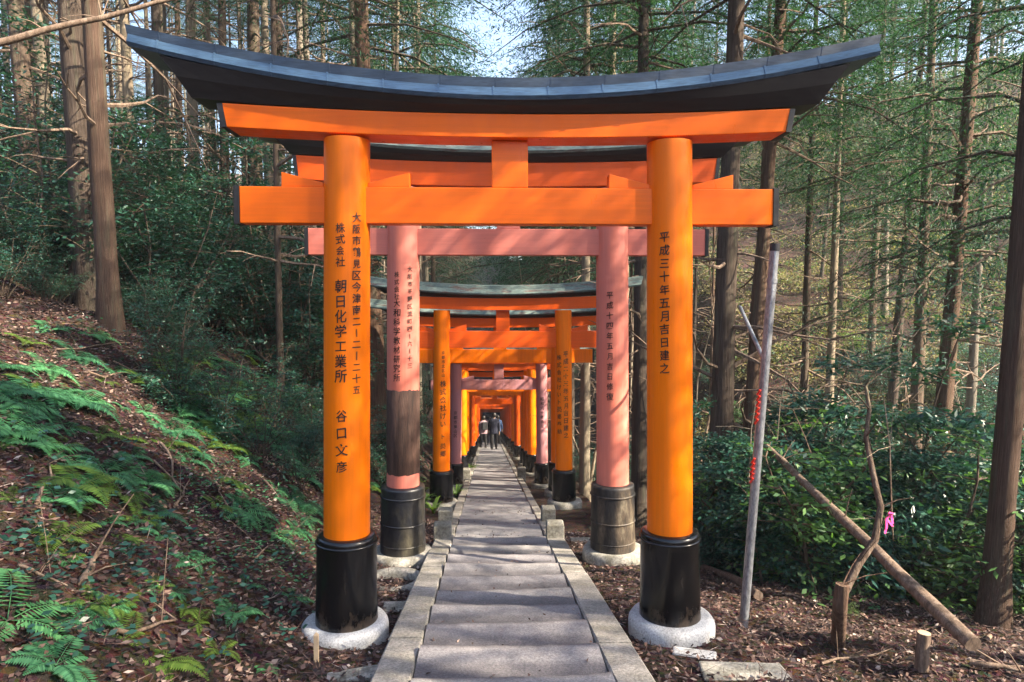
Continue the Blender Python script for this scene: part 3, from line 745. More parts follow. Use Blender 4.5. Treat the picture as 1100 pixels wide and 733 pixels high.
# broadleaf shrubs
def shrub_mesh(seed, H=2.6, spread=1.1, nst=7, leaf=.085, nleaf=3200, mat=BROAD, lw=.42):
    rd = random.Random(seed); wood = MB(); P = []; D = []; tips = []
    for s in range(nst):
        a = rd.random() * 6.28; p = Vector((rd.uniform(-.12, .12), rd.uniform(-.12, .12), -.15)); d = Vector((math.cos(a) * .35, math.sin(a) * .35, 1)).normalized()
        L = H * rd.uniform(.55, 1.0); pts = [p]; k = 7
        for q in range(k):
            d = (d + Vector((rd.uniform(-.22, .22), rd.uniform(-.22, .22), .06)) + Vector((math.cos(a), math.sin(a), 0)) * .06).normalized(); p = p + d * L / k; pts.append(p.copy())
            if q > 1:
                for b in range(rd.choice((2, 3, 3))):
                    aa = rd.random() * 6.28; bd = Vector((math.cos(aa), math.sin(aa), rd.uniform(-.05, .45))).normalized(); bl = spread * rd.uniform(.3, .8) * (1.15 - q / k * .6)
                    e1 = p + bd * bl * .5; e2 = p + bd * bl + Vector((0, 0, -.06 * bl)); wood.tube([p, e1, e2], [.009, .006, .003], 4, caps=False); tips.append((p, e1, e2))
        wood.tube(pts, [.024 * (1 - .8 * i / k) + .003 for i in range(k + 1)], 5, caps=False)
    per = nleaf // len(tips)
    for (p, e1, e2) in tips:
        q = np.sort(rng.uniform(.2, 1.05, per))[:, None]; A, B, C_ = map(np.array, (p, e1, e2))
        pos = np.where(q < .5, A + (B - A) * q * 2, B + (C_ - B) * (q * 2 - 1)); ax = (C_ - A) / np.linalg.norm(C_ - A)
        pos = pos + rng.normal(size=(per, 3)) * [.10, .10, .05] * (spread / 1.0); P.append(pos)
        D.append(rng.normal(size=(per, 3)) * [.8, .8, .3] + ax * .7 + [0, 0, -.1])
    P = np.concatenate(P); D = np.concatenate(D); n = len(P)
    V, F = leaves(P, D, rng.uniform(.6, 1.3, n) * leaf, rng.uniform(.8, 1.1, n) * leaf * lw)
    m = bpy.data.meshes.new('stems'); m.from_pydata(wood.v, [], wood.f); m.materials.append(BARK)
    return mesh_np('foliage', V, F, mat), m
SHR = [shrub_mesh(s, 2.4 + .35 * s, 1.0 + .1 * s, 7 + s % 3, .095, 3000) for s in range(5)]
SHRY = [shrub_mesh(20 + s, 1.5, .8, 7, .10, 1500, BROADY, .3) for s in range(2)]
SHRT = [shrub_mesh(30 + s, 4.8, 1.5, 4, .10, 4200) for s in range(3)]
SHRD = [shrub_mesh(40 + s, 4.2, 1.25, 8, (.085, .11, .13)[s], (15000, 10000, 8000)[s], lw=(.5, .42, .34)[s]) for s in range(3)]
SHRY += [shrub_mesh(24, 2.6, 1.0, 7, .09, 3600, MIXL, .38), shrub_mesh(25, 2.2, .9, 7, .08, 3000, MIXL, .5)]
def shrub(x, y, s, label, group, bank=SHR, name='shrub', cat='shrub', z=None):
    t = empty(name, (x, y, terrain(x, y) if z is None else z), random.random() * 6.28); f, st = random.choice(bank)
    a = obj_me('foliage', f, t); b = obj_me('stems', st, t); t.scale = (s, s, s * random.uniform(.85, 1.15)); tag(t, label, cat, group); return t
def area(n, px0, px1, y0, y1):
    for _ in range(n):
        y = random.uniform(y0, y1); yield col_x(random.uniform(px0, px1), y), y
LG = 'evergreen undergrowth on the left hillside'
for x, y in area(34, -60, 350, 10.5, 17): shrub(x, y, random.uniform(.65, 1.05), 'dark evergreen shrub in the undergrowth below the left hillside cedars', LG)
for x, y in area(26, -80, 350, 16, 32): shrub(x, y, random.uniform(.9, 1.4), 'dark evergreen shrub in the undergrowth below the left hillside cedars', LG)
for x, y in area(16, -40, 345, 11, 22): shrub(x, y, random.uniform(.8, 1.15), 'tall thin evergreen sapling with blue green leaves among the left hillside cedars', 'evergreen saplings on the left hillside', SHRT, 'evergreen_sapling', 'sapling')
for x, y in area(20, 395, 460, 9.5, 30): 
    if x < -1.5: shrub(x, y, random.uniform(.4, .75), 'dark evergreen shrub seen between the left pillars', 'evergreen shrubs behind the left pillars')
RG = 'dark glossy bushes in the hollow right of the path'
for x, y in area(34, 850, 1130, 8.2, 13): shrub(x, y, random.uniform(.55, .9), 'dark glossy evergreen bush in the hollow on the right', RG)
for x, y in area(14, 870, 1130, 7.9, 10.8): shrub(x, y, random.uniform(.5, 1.15), 'x', RG, SHRD)
for x, y in area(9, 800, 900, 9, 12): shrub(x, y, random.uniform(.55, .75), 'x', RG, SHRD)
for x, y in area(11, -40, 345, 11, 20): shrub(x, y, random.uniform(.5, .8), 'x', LG, SHRD)
for x, y in area(34, -60, 345, 7.6, 11.5): shrub(x, y, random.uniform(.25, .45), 'x', LG)
for x, y in area(26, 780, 1120, 8.2, 14): shrub(x, y, random.uniform(.8, 1.8), 'x', 'light green shrubs on the right slope', SHRY)
for x, y in area(16, 760, 900, 9.5, 15): shrub(x, y, random.uniform(.4, .75), 'dark glossy evergreen bush in the hollow on the right', RG)
for x, y in area(26, 760, 1140, 13, 24): shrub(x, y, random.uniform(.6, 1.0), 'evergreen shrub on the slope beyond the right hollow', 'shrubs on the slope beyond the hollow')
for x, y in area(14, 760, 1120, 14, 30): shrub(x, y, random.uniform(.6, .95), 'light yellow green young shrub on the slope beyond the right hollow', 'light green shrubs on the right slope', SHRY)
for x, y in area(22, 610, 770, 12, 34):
    if x > 2.4: shrub(x, y, random.uniform(.4, .8), 'evergreen shrub seen between the right pillars', 'evergreen shrubs behind the right pillars')
for x, y in area(26, 380, 720, 64, 90): shrub(x, y, random.uniform(1.3, 2.2), 'distant evergreen shrub on the slope past the last gate', 'shrubs past the last gate')

# ferns
def fern_mesh(seed, nf=7, L=.42, mat=FERN):
    rd = random.Random(seed); P = []; D = []; LL = []; WW = []; U = []; stem = MB()
    for k in range(nf):
        a = k * 6.28 / nf + rd.uniform(-.4, .4); l_ = L * rd.uniform(.7, 1.15); up0 = rd.uniform(.5, .95)
        pts = []
        for i in range(23):
            t = i / 22; pts.append(np.array([math.cos(a) * l_ * t, math.sin(a) * l_ * t, l_ * (up0 * t - .75 * t * t)]))
        side = np.array([-math.sin(a), math.cos(a), 0.]); fw = np.array([math.cos(a), math.sin(a), 0])
        for i in range(3, 23):
            t = i / 22; pl = l_ * .30 * math.sin(min(1, (1.06 - t) * 1.25) * 1.57) * (1 if t > .25 else .75)
            for s in (-1, 1):
                P.append(pts[i]); D.append(side * s + fw * .45 + [0, 0, -.12 + rd.uniform(-.1, .1)]); LL.append(pl); WW.append(l_ * .058); U.append([rd.uniform(-.1, .1), rd.uniform(-.1, .1), 1])
        stem.tube([Vector(pts[i]) for i in (0, 6, 12, 18, 22)], [.004, .003, .0025, .002, .001], 3, caps=False)
    V, F = leaves(np.array(P), np.array(D), np.array(LL), np.array(WW), np.array(U), .1)
    b = len(V); V = np.concatenate([V, np.array(stem.v)]); F = np.concatenate([F, np.array(stem.f) + b])
    return mesh_np('fern', V, F, mat)
FE = [fern_mesh(s, 5 + s % 4, .42) for s in range(5)] + [fern_mesh(9, 6, .42, FERNY), fern_mesh(12, 4, .42, FERNY)]
def fern(p, s, label, group, which=None):
    o = bpy.data.objects.new('fern', FE[which if which is not None else random.randrange(7)]); lk(o); o.location = p; o.scale = (s,) * 3
    gx = terrain(p[0] + .2, p[1]) - terrain(p[0] - .2, p[1]); gy = terrain(p[0], p[1] + .2) - terrain(p[0], p[1] - .2)
    nrm = Vector((-gx / .4, -gy / .4, 1.4)).normalized(); o.rotation_mode = 'QUATERNION'
    o.rotation_quaternion = Vector((0, 0, 1)).rotation_difference(nrm) @ Matrix.Rotation(random.random() * 6.28, 3, 'Z').to_quaternion()
    tag(o, label, 'fern', group)
for (px, py, s, w_, lab) in [(8, 668, .95, 1, 'large blue green fern cut by the left edge near the bottom corner'), (115, 512, .8, 2, 'blue green fern in the middle of the left bank'), (20, 440, .95, 0, 'wide fern at the left edge at mid height'),
      (252, 660, .5, 3, 'small bright fern low on the bank left of the nearest left pillar'), (298, 578, .55, 4, 'fern just left of the foot of the nearest left pillar'), (60, 580, .6, 5, 'yellow green fern low on the left bank'),
      (150, 560, .5, 6, 'small yellow green fern in the middle of the left bank'), (255, 555, .45, 0, 'small fern with pointed fronds on the bank below the fern patch'), (100, 432, .45, 2, 'small fern below the thick bare trunk on the left bank'),
      (60, 718, .55, 3, 'fern at the bottom edge left of centre of the bank'), (170, 715, .6, 5, 'yellow green fern in the bottom left'), (235, 700, .4, 6, 'yellowish fern close to the bottom edge left of the left footing')]:
    fern(spot(px, py), s, lab, None, w_)
for _ in range(60):
    px = random.uniform(180, 345); py = random.uniform(372, 480); fern(spot(px, py), random.uniform(.6, 1.15), 'fern in the lush patch on the bank left of the nearest left pillar', 'ferns in the patch left of the pillar')
for _ in range(95):
    fern(spot(random.uniform(0, 340), random.uniform(345, 560)), random.uniform(.3, .9), 'fern scattered over the upper part of the left bank', 'ferns scattered over the upper left bank')
for _ in range(26):
    fern(spot(random.uniform(60, 330), random.uniform(560, 730)), random.uniform(.2, .5), 'little fern among dead leaves low on the left bank', 'little ferns low on the left bank')
for _ in range(26):
    px = random.uniform(398, 470); p = spot(px, random.uniform(470, 545))
    if p.x < -1.0: fern(p, random.uniform(.4, .9), 'fern growing behind the left pink pillar', 'ferns between the left pillars')
for _ in range(18):
    fern(spot(random.uniform(850, 1090), random.uniform(575, 660)), random.uniform(.15, .35), 'small fern on the litter in the lower right', 'small ferns in the lower right')
# strap leaved plants by the third gate
def strap(seed, n=22):
    rd = random.Random(seed); mb = MB()
    for k in range(n):
        a = rd.random() * 6.28; L = rd.uniform(.3, .6); wv = .022; ca, sa = math.cos(a), math.sin(a); pr = []
        for i in range(6):
            t = i / 5; r_ = L * t * .6; z = L * (1.2 * t - .75 * t * t); ww = wv * (1 - t ** 3) + .001
            pr += [(ca * r_ - sa * ww, sa * r_ + ca * ww, z), (ca * r_ + sa * ww, sa * r_ - ca * ww, z)]
        mb.add(pr, [(2 * i, 2 * i + 1, 2 * i + 3, 2 * i + 2) for i in range(5)])
    return mb
for (px, py, s) in ((452, 548, 1.0), (466, 552, .8), (490, 535, .8), (446, 530, 1.1), (498, 519, .8), (505, 508, .9)):
    p = spot(px, py); o = strap(int(px)).build('strap_leaf_plant', FERNY, loc=p); o.scale = (s,) * 3
    tag(o, 'yellow green plant with long strap leaves beside the left pillars of the farther gates', 'plant', 'strap leaved plants by the left pillars')

# leaf litter and twigs
def litter(n, xr, yr, lab, nm, size=.045, cond=None):
    P = []; c = 0
    X = rng.uniform(*xr, n); Y = rng.uniform(*yr, n)
    P = np.array([(x, y, terrain(x, y) + random.uniform(.0, .022)) for x, y in zip(X, Y) if cond is None or cond(x, y)])
    m = len(P); D = rng.normal(size=(m, 3)) * [1, 1, .28]
    V, F = leaves(P, D, rng.uniform(.5, 1.4, m) * size, rng.uniform(.25, .7, m) * size * 1.1, rng.normal(size=(m, 3)) * .45 + [0, 0, 1.0], rng.uniform(-.2, .35))
    tag(obj_me(nm, mesh_np(nm, V, F, LITTER)), lab, 'dead leaves', kind='stuff')
STRAW = leafmat('dry bracken and grass', (.22, .17, .09), (.40, .32, .18), .8, .3, .2)
MIXG = leafmat('pale undergrowth leaves', (.07, .13, .05), (.15, .22, .09), .6, .4, .3)
def hill_cover(n, px0, px1, y0, y1, xmin, lab, nm, mat, size, hgt):
    P = []; D = []
    while len(P) < n:
        y = random.uniform(y0, y1); x = col_x(random.uniform(px0, px1), y)
        if abs(x) < xmin: continue
        g = noise.noise(Vector((x * .45, y * .45, 2)))
        if g < -.12: continue
        z = terrain(x, y); hh = hgt * (.4 + max(0, g) * 2)
        for j in range(14): P.append((x + random.gauss(0, .28), y + random.gauss(0, .28), z + random.uniform(0, hh))); D.append((random.gauss(0, 1), random.gauss(0, 1), random.gauss(.3, .5)))
    V, F = leaves(np.array(P), np.array(D), rng.uniform(.6, 1.4, len(P)) * size, rng.uniform(.2, .4, len(P)) * size)
    tag(obj_me(nm, mesh_np(nm, V, F, mat)), lab, 'undergrowth', kind='stuff')
hill_cover(110000, 730, 1180, 13, 60, 4.0, 'dry straw coloured undergrowth covering the sunlit right hillside', 'dry_undergrowth', STRAW, .17, .5)
hill_cover(50000, 700, 1180, 11, 60, 4.0, 'pale green undergrowth covering the right hillside', 'green_undergrowth', MIXG, .15, .6)
hill_cover(40000, -80, 380, 15, 60, 3.0, 'pale green undergrowth covering the left hillside among the trunks', 'green_undergrowth', MIXG, .15, .6)
litter(52000, (-6.5, -.62), (2.2, 10), 'brown dead leaves covering the left bank', 'leaf_litter')
litter(30000, (.9, 6.5), (2.2, 9.0), 'reddish brown dead leaves covering the ground on the right', 'leaf_litter')
litter(9000, (-14, -6.5), (5, 16), 'dead leaves on the upper left hillside', 'leaf_litter', .09)
litter(700, (-.36, .64), (2.4, 12), 'few stray dead leaves on the steps', 'leaf_litter_on_steps', .03, None)
o = bpy.data.objects['leaf_litter_on_steps']; 
for v in o.data.vertices: v.co.z += .118
def needles_stuff():
    n = 26000; X = rng.uniform(-5.5, 5.5, n); Y = rng.uniform(2.4, 9, n)
    P = np.array([(x, y, terrain(x, y) + random.uniform(.003, .03)) for x, y in zip(X, Y) if abs(x - PX0) > .85]); m = len(P)
    D = rng.normal(size=(m, 3)) * [1, 1, .25]
    V, F = leaves(P, D, rng.uniform(.05, .16, m), rng.uniform(.003, .007, m), None, .05)
    tag(obj_me('twig_litter', mesh_np('twig_litter', V, F, LITTER)), 'fine dry twigs and needles strewn over both banks', 'twigs', kind='stuff')
needles_stuff()
def gcover(n, px0, px1, py0, py1, lab, nm, mat, size):
    P = []; D = []
    for _ in range(n):
        p = spot(random.uniform(px0, px1), random.uniform(py0, py1), 30); k = random.randint(4, 9)
        for j in range(k):
            P.append((p.x + random.gauss(0, .07), p.y + random.gauss(0, .07), p.z + random.uniform(.02, .16))); D.append((random.gauss(0, 1), random.gauss(0, 1), .15))
    V, F = leaves(np.array(P), np.array(D), rng.uniform(.6, 1.3, len(P)) * size, rng.uniform(.4, .6, len(P)) * size)
    tag(obj_me(nm, mesh_np(nm, V, F, mat)), lab, 'ground cover', kind='stuff')
gcover(170, 0, 345, 350, 730, 'low green seedlings and leaves dotted over the left bank', 'ground_cover', BROAD, .06)
gcover(150, 200, 345, 480, 640, 'low bright green leaves near the foot of the left bank', 'ground_cover', FERN, .04)
gcover(500, 760, 1100, 540, 620, 'low green leaves along the edge of the right hollow', 'ground_cover', BROAD, .06)

# fallen sticks, logs and snags
def stick(pts, r0, r1, label, name='fallen_branch', mat=DEADW, cat='branch', group=None, n=7, twigs=0, seed=0):
    pts = [Vector(p) for p in pts]; c = pts[0].copy(); mb = MB(); N = len(pts)
    mb.tube([p - c for p in pts], [r0 + (r1 - r0) * i / (N - 1) for i in range(N)], n, wob=.2)
    rd = random.Random(seed)
    for k in range(twigs):
        i = rd.randrange(1, N); b = pts[i] - c; d = Vector((rd.uniform(-1, 1), rd.uniform(-.6, .6), rd.uniform(-.1, 1))).normalized(); L = rd.uniform(.2, .5)
        q_ = min(r1 * .8, .008); mb.tube([b, b + d * L * .5 + Vector((0, 0, .02)), b + d * L], [q_, q_ * .6, .002], 4, caps=False)
    o = mb.build(name, mat, loc=c); tag(o, label, cat, group); return o
def ground_pts(px0, py0, px1, py1, n=6, lift=.02, jit=.03):
    a, b = spot(px0, py0), spot(px1, py1); out = []
    for i in range(n):
        t = i / (n - 1); x = a.x + (b.x - a.x) * t + random.uniform(-jit, jit); y = a.y + (b.y - a.y) * t + random.uniform(-jit, jit)
        out.append((x, y, terrain(x, y) + lift))
    return out
def span(px0, py0, Y0, px1, py1, Y1, n=7, sag=.0, jit=.01):
    a, b = at(px0, py0, Y0), at(px1, py1, Y1)
    return [a.lerp(b, i / (n - 1)) + Vector((random.uniform(-jit, jit), random.uniform(-jit, jit), random.uniform(-jit, jit) - sag * math.sin(math.pi * i / (n - 1)))) for i in range(n)]
stick(span(1046, 694, 4.9, 822, 478, 8.4, 9), .062, .035, 'long bare fallen trunk lying diagonally across the lower right', 'fallen_log', cat='log', n=12, twigs=3)
p0 = spot(1046, 700)
stick(ground_pts(756, 613, 815, 645, 5, .05, .004), .045, .05, 'short cut pole lying on the leaves right of the nearest right sleeve', 'fallen_log', DEADW, 'log', n=12)
stick([spot(900, 688) + Vector((0, 0, -.1)), at(902, 650, 5.3), at(905, 628, 5.3)], .06, .055, 'stout mossy dead stump in the lower right under the curved snag', 'tree_stump', BARKR, 'stump', n=12, twigs=2)
stick([at(905, 640, 5.35), at(922, 606, 5.4), at(940, 580, 5.45), at(946, 545, 5.5), at(938, 510, 5.6), at(930, 470, 5.7), at(934, 440, 5.8), at(930, 415, 5.9)], .036, .014, 'crooked dead snag rising above the fallen trunk on the right', 'dead_snag', BARK, 'dead tree', n=12, twigs=9, seed=6)
_p = spot(906, 672); shrub(_p.x, _p.y - .08, .13, 'small leafy sprout at the foot of the mossy dead stump', None, SHRY, 'leafy_sprout', 'sprout', z=_p.z + .12)
p = spot(990, 722); mb = MB(); mb.tube([(0, 0, -.15), (0, 0, .12), (.012, 0, .27)], [.052, .05, .048], 16); o = mb.build('wooden_post', DEADW, loc=p + Vector((0, 0, .02)))
tag(o, 'short round wooden stub with pale cut top in the lower right', 'post')
mb = MB(); mb.lathe([(.046, 0), (.046, .003)], 16); c = mb.build('cut_face', CUTW, o, loc=(.012, 0, .2705)); c['label'] = 'pale sawn top'
p = spot(340, 712); mb = MB(); mb.box(-.013, .013, -.013, .013, -.1, .17); mb.add([(-.013, -.013, .17), (.013, -.013, .17), (.013, .013, .17), (-.013, .013, .17), (0, 0, .19)], [(0, 1, 4), (1, 2, 4), (2, 3, 4), (3, 0, 4)])
o = mb.build('wooden_stake', CUTW, loc=p); tag(o, 'thin pale wooden stake in front of the nearest left footing', 'stake')
for i, (a, b, c_, d, r_) in enumerate([(120, 392, 190, 415, .012), (95, 405, 150, 398, .012), (150, 490, 200, 530, .012), (170, 478, 196, 535, .014), (185, 545, 205, 520, .012), (90, 640, 108, 600, .03), (40, 545, 55, 505, .014),
        (210, 470, 265, 480, .010), (20, 395, 90, 420, .012), (285, 520, 320, 560, .01), (60, 380, 140, 372, .012), (260, 600, 300, 590, .01), (130, 690, 185, 672, .014), (20, 610, 70, 640, .01), (230, 520, 250, 560, .01)]):
    stick(ground_pts(a, b, c_, d, 5, .03, .03), r_, r_ * .4, 'bare dead branch lying on the leaves of the left bank', group='dead branches on the left bank', twigs=2, seed=i)
for i, (a, b, c_, d, r_) in enumerate([(840, 640, 900, 655, .012), (1060, 690, 1098, 650, .02), (1040, 720, 1095, 727, .03), (860, 560, 935, 575, .012), (950, 640, 1010, 665, .012), (800, 690, 860, 700, .01), (880, 720, 960, 700, .012)]):
    stick(ground_pts(a, b, c_, d, 5, .03, .03), r_, r_ * .4, 'bare dead branch lying on the leaves in the lower right', group='dead branches in the lower right', twigs=3, seed=i + 50)
stick(span(-12, 50, 6.5, 195, -4, 6.9, 8, .0, .012), .035, .018, 'bare branch crossing the top left corner in front of the trunks', 'bare_branch', DEADW, n=8, twigs=5, seed=8)
# thin bare saplings, right side and between trunks
for i in range(54):
    if i < 40: px, Y = random.uniform(770, 1110), random.uniform(8, 22)
    else: px, Y = random.uniform(360, 760), random.uniform(14, 26)
    x = col_x(px, Y)
    if abs(x - .2) < 2: x += 3.2 * (1 if x > .2 else -1)
    b = Vector((x, Y, terrain(x, Y) - .1)); pts = [b]; H = random.uniform(2, 4) if i < 40 else random.uniform(7, 10); d = Vector((random.uniform(-.2, .2), 0, 1))
    for q in range(7): d = (d + Vector((random.uniform(-.25, .25), random.uniform(-.25, .25), .1))).normalized(); pts.append(pts[-1] + d * H / 7)
    stick(pts, .018 if i < 40 else .045, .005, 'thin leafless sapling in the undergrowth' if i < 40 else 'thin leafless sapling rising behind the gates', 'bare_sapling', BARKL if i % 2 else DEADW, 'sapling', 'leafless saplings on the right' if i < 40 else 'leafless saplings behind the gates', n=5, twigs=16, seed=i)
# pale twiggy bush by the ribbon
for (px, py, s) in ((897, 600, 1), (1040, 580, 1.1)):
    p = spot(px, py); d0 = Vector((0, 0, 1)); mb = MB(); rd = random.Random(px)
    for k in range(9):
        q = Vector((0, 0, -.05)); d = Vector((rd.uniform(-.6, .6), rd.uniform(-.4, .4), 1)).normalized(); pts = [q]
        for j in range(6): d = (d + Vector((rd.uniform(-.35, .35), rd.uniform(-.3, .3), .0))).normalized(); q = q + d * .16 * s; pts.append(q)
        mb.tube(pts, [.012, .010, .008, .006, .005, .004, .002], 5, caps=False)
        for j in (2, 3, 4, 5): e = Vector((rd.uniform(-1, 1), rd.uniform(-1, 1), .5)).normalized() * .22 * s; mb.tube([pts[j], pts[j] + e * .5, pts[j] + e], [.005, .004, .002], 4, caps=False)
    o = mb.build('twiggy_bush', DEADW, loc=p); tag(o, 'leafless twiggy bush left of the crooked snag' if px < 1000 else 'leafless twiggy bush right of the crooked snag', 'bush')

# metal pole with brace and red ties
STEEL = surf('galvanised steel', [(.3, (.30, .32, .36)), (.7, (.46, .48, .52))], 12, .38, (1, 1, .3), .1, .002, 60, .6, .7)
REDP = surf('red plastic tape', [(.3, (.62, .03, .02)), (.7, (.75, .06, .03))], 20, .4, bmp=.2)
PINKP = surf('pink ribbon', [(.3, (.85, .05, .28)), (.7, (.95, .10, .36))], 20, .5, bmp=.2)
DKG = surf('black pole cap', [(.3, (.02, .02, .025)), (.7, (.03, .03, .035))], 20, .4, bmp=.1)
base = at(797, 627, 5.75); base.z = terrain(base.x, base.y) - .02; top = at(832, 270, base.y - .05)
t = empty('metal_pole', base)
ax = top - base; mb = MB(); mb.tube([Vector((0, 0, 0)) - ax * .04, ax], .038, 20); mb.build('shaft', STEEL, t)
mb = MB(); mb.tube([ax, ax * 1.018], .041, 20); mb.build('cap', DKG, t)
mb = MB(); mb.tube([ax * .925, ax * .935], .043, 20); mb.tube([ax * .905, ax * .912], .042, 20); mb.build('clamp', STEEL, t)
mb = MB()
for k in range(11):
    q = ax * (.665 - k * .014 if k < 6 else .50 - (k - 6) * .012) + Vector((-.042, -.012, 0)); mb.tube([q + Vector((-.012, 0, -.022)), q + Vector((.006, -.02, .022))], .010, 6)
mb.build('red_tie', REDP, t)
a_ = ax * .735; b_ = at(795, 330, base.y + 1.0) - base
mb = MB(); mb.tube([a_, b_], .018, 12); mb.build('brace', STEEL, t)
tag(t, 'leaning galvanised steel pole with a side brace and red ties right of the nearest gate', 'pole')
o_ = at(957, 556, 5.5); mb = MB(); rd = random.Random(5)
for k in range(5):
    pts = [Vector((rd.uniform(-.01, .01), 0, .03)), Vector((rd.uniform(-.04, .04), rd.uniform(-.02, .02), -.01)), Vector((rd.uniform(-.05, .03), rd.uniform(-.02, .02), -.06 - .02 * k))]
    P = []
    for q in pts: P += [q + Vector((-.011, 0, 0)), q + Vector((.011, .006, 0))]
    mb.add(P, [(0, 1, 3, 2), (2, 3, 5, 4)])
mb.tube([(-.02, 0, .03), (0, -.02, .04), (.02, 0, .03), (0, .02, .035), (-.02, 0, .03)], .008, 5)
o = mb.build('pink_ribbon', PINKP, loc=o_); tag(o, 'bright pink ribbon tied to a thin stem beside the crooked snag', 'ribbon')
stick([spot(962, 610), at(958, 560, 5.55), at(956, 480, 5.6), at(950, 430, 5.7)], .008, .004, 'thin upright stem that holds the pink ribbon', 'bare_sapling', BARKL, 'sapling', n=6, twigs=3, seed=2)

# ------------------------------------------------------------------ people walking down the path
SKIN = surf('skin', [(.3, (.45, .28, .2)), (.7, (.5, .32, .23))], 10, .5, bmp=0)
HAIR = surf('dark hair', [(.3, (.01, .008, .007)), (.7, (.02, .015, .012))], 10, .5, bmp=0)
def cloth(nm, c): return surf(nm, [(.3, c), (.7, tuple(x * 1.4 for x in c))], 14, .85, bmp=.3)
def skin_mesh(name, verts, edges, radii, mat, parent, root=0, sub=1):
    me = bpy.data.meshes.new(name); me.from_pydata(verts, edges, []); o = obj_me(name, me, parent); me.materials.append(mat)
    m = o.modifiers.new('s', 'SKIN'); m.use_smooth_shade = True
    for i, r_ in enumerate(radii):
        sv = me.skin_vertices[0].data[i]; sv.radius = (r_, r_) if not isinstance(r_, tuple) else r_; sv.use_root = (i == root)
    s = o.modifiers.new('u', 'SUBSURF'); s.levels = s.render_levels = sub
    return o
def person(x, y, face, hgt, coat, legs, label, bag=None, stride=.16):
    t = empty('person', (x, y, plane(y) + .065), face); k = hgt / 1.7; Z = lambda v: v * k
    V = [(0, 0, .95), (0, 0, 1.15), (0, 0, 1.38), (0, -.01, 1.50), (0, .0, 1.57), (0, .01, 1.66)]
    rr = [(.15, .11), (.13, .10), (.17, .10), .055, .085, .075]; E = [(0, 1), (1, 2), (2, 3), (3, 4), (4, 5)]
    for s in (-1, 1):
        b = len(V); f = s * stride
        V += [(s * .09, 0, .86), (s * .10, f * .5 + .03, .48), (s * .10, f, .09), (s * .10, f + .14, .04)]; rr += [.095, .062, .042, .035]; E += [(0, b), (b, b + 1), (b + 1, b + 2), (b + 2, b + 3)]
        b = len(V); g = -f * .8
        V += [(s * .19, 0, 1.38), (s * .23, g * .3 - .02, 1.12), (s * .24, g * .8 + .04, .88), (s * .24, g + .06, .80)]; rr += [.055, .042, .028, .024]; E += [(2, b), (b, b + 1), (b + 1, b + 2), (b + 2, b + 3)]
        for q in range(5):
            c = len(V); oy = (q - 2) * .018; L = (.045, .075, .082, .075, .06)[q]; V += [(s * .24, g + .06 + oy, .765), (s * .235, g + .065 + oy * 1.3, .77 - L)]; rr += [.009, .007]; E += [(b + 3, c), (c, c + 1)]
    body = skin_mesh('body', [(a, b_, c * 1) for a, b_, c in V], E, rr, SKIN, t); 
    mb = MB(); mb.lathe([(.185, .78), (.18, .95), (.158, 1.12), (.185, 1.30), (.165, 1.42), (.075, 1.49), (.06, 1.50)], 18, fn=lambda r_, z, a: r_ * (1.12 if abs(math.cos(a)) > .7 else .82))
    for s in (-1, 1):
        g = -s * stride * .8; mb.tube([(s * .17, 0, 1.41), (s * .235, g * .3 - .02, 1.12), (s * .245, g * .8 + .04, .89)], [.075, .062, .045], 10)
    mb.build('coat', coat, t)
    mb = MB()
    for s in (-1, 1):
        f = s * stride; mb.tube([(s * .085, 0, .92), (s * .10, f * .5 + .03, .48), (s * .10, f, .10)], [.115, .085, .062], 10)
    mb.build('trousers', legs, t)
    mb = MB(); mb.lathe([(.05, 1.50), (.095, 1.545), (.108, 1.62), (.095, 1.69), (.05, 1.735), (.01, 1.745)], 14, c=(0, -.018)); mb.build('hair', HAIR, t)
    mb = MB()
    for s in (-1, 1):
        f = s * stride; mb.box(s * .10 - .045, s * .10 + .045, f - .07, f + .19, 0, .09)
    mb.build('shoes', HAIR, t, bevel=.02)
    if bag:
        mb = MB(); mb.box(-.15, .15, -.30, -.155, 1.0, 1.42); mb.build('backpack', bag, t, bevel=.04)
    t.scale = (k, k, k); tag(t, label, 'person', 'people walking down the path'); return t
NAVY = cloth('navy cloth', (.012, .014, .03)); GREY = cloth('grey cloth', (.22, .20, .22)); BLK = cloth('black cloth', (.01, .01, .012)); MAUVE = cloth('mauve cloth', (.22, .14, .16))
BEIGE = cloth('beige cloth', (.38, .30, .22)); BLUE = cloth('blue cloth', (.05, .10, .22)); RED = cloth('dark red cloth', (.22, .02, .03))
person(.24, 32.0, 0, 1.74, NAVY, BLK, 'person in dark clothes walking down the middle of the path, nearest of the group', stride=.2)
person(-.28, 34.2, .3, 1.62, MAUVE, BLK, 'person in a mauve jacket just left of the one in dark clothes', bag=BLK, stride=-.15)
person(.02, 38.5, 0, 1.60, BEIGE, NAVY, 'person in a beige coat a little behind the one in dark clothes', stride=.12)
person(.52, 40.0, -.2, 1.68, BLUE, BLK, 'person in a blue jacket on the right side of the path', bag=RED, stride=-.2)
person(-.25, 44.5, 0, 1.7, GREY, NAVY, 'farthest person, grey jacket, on the left side of the path')

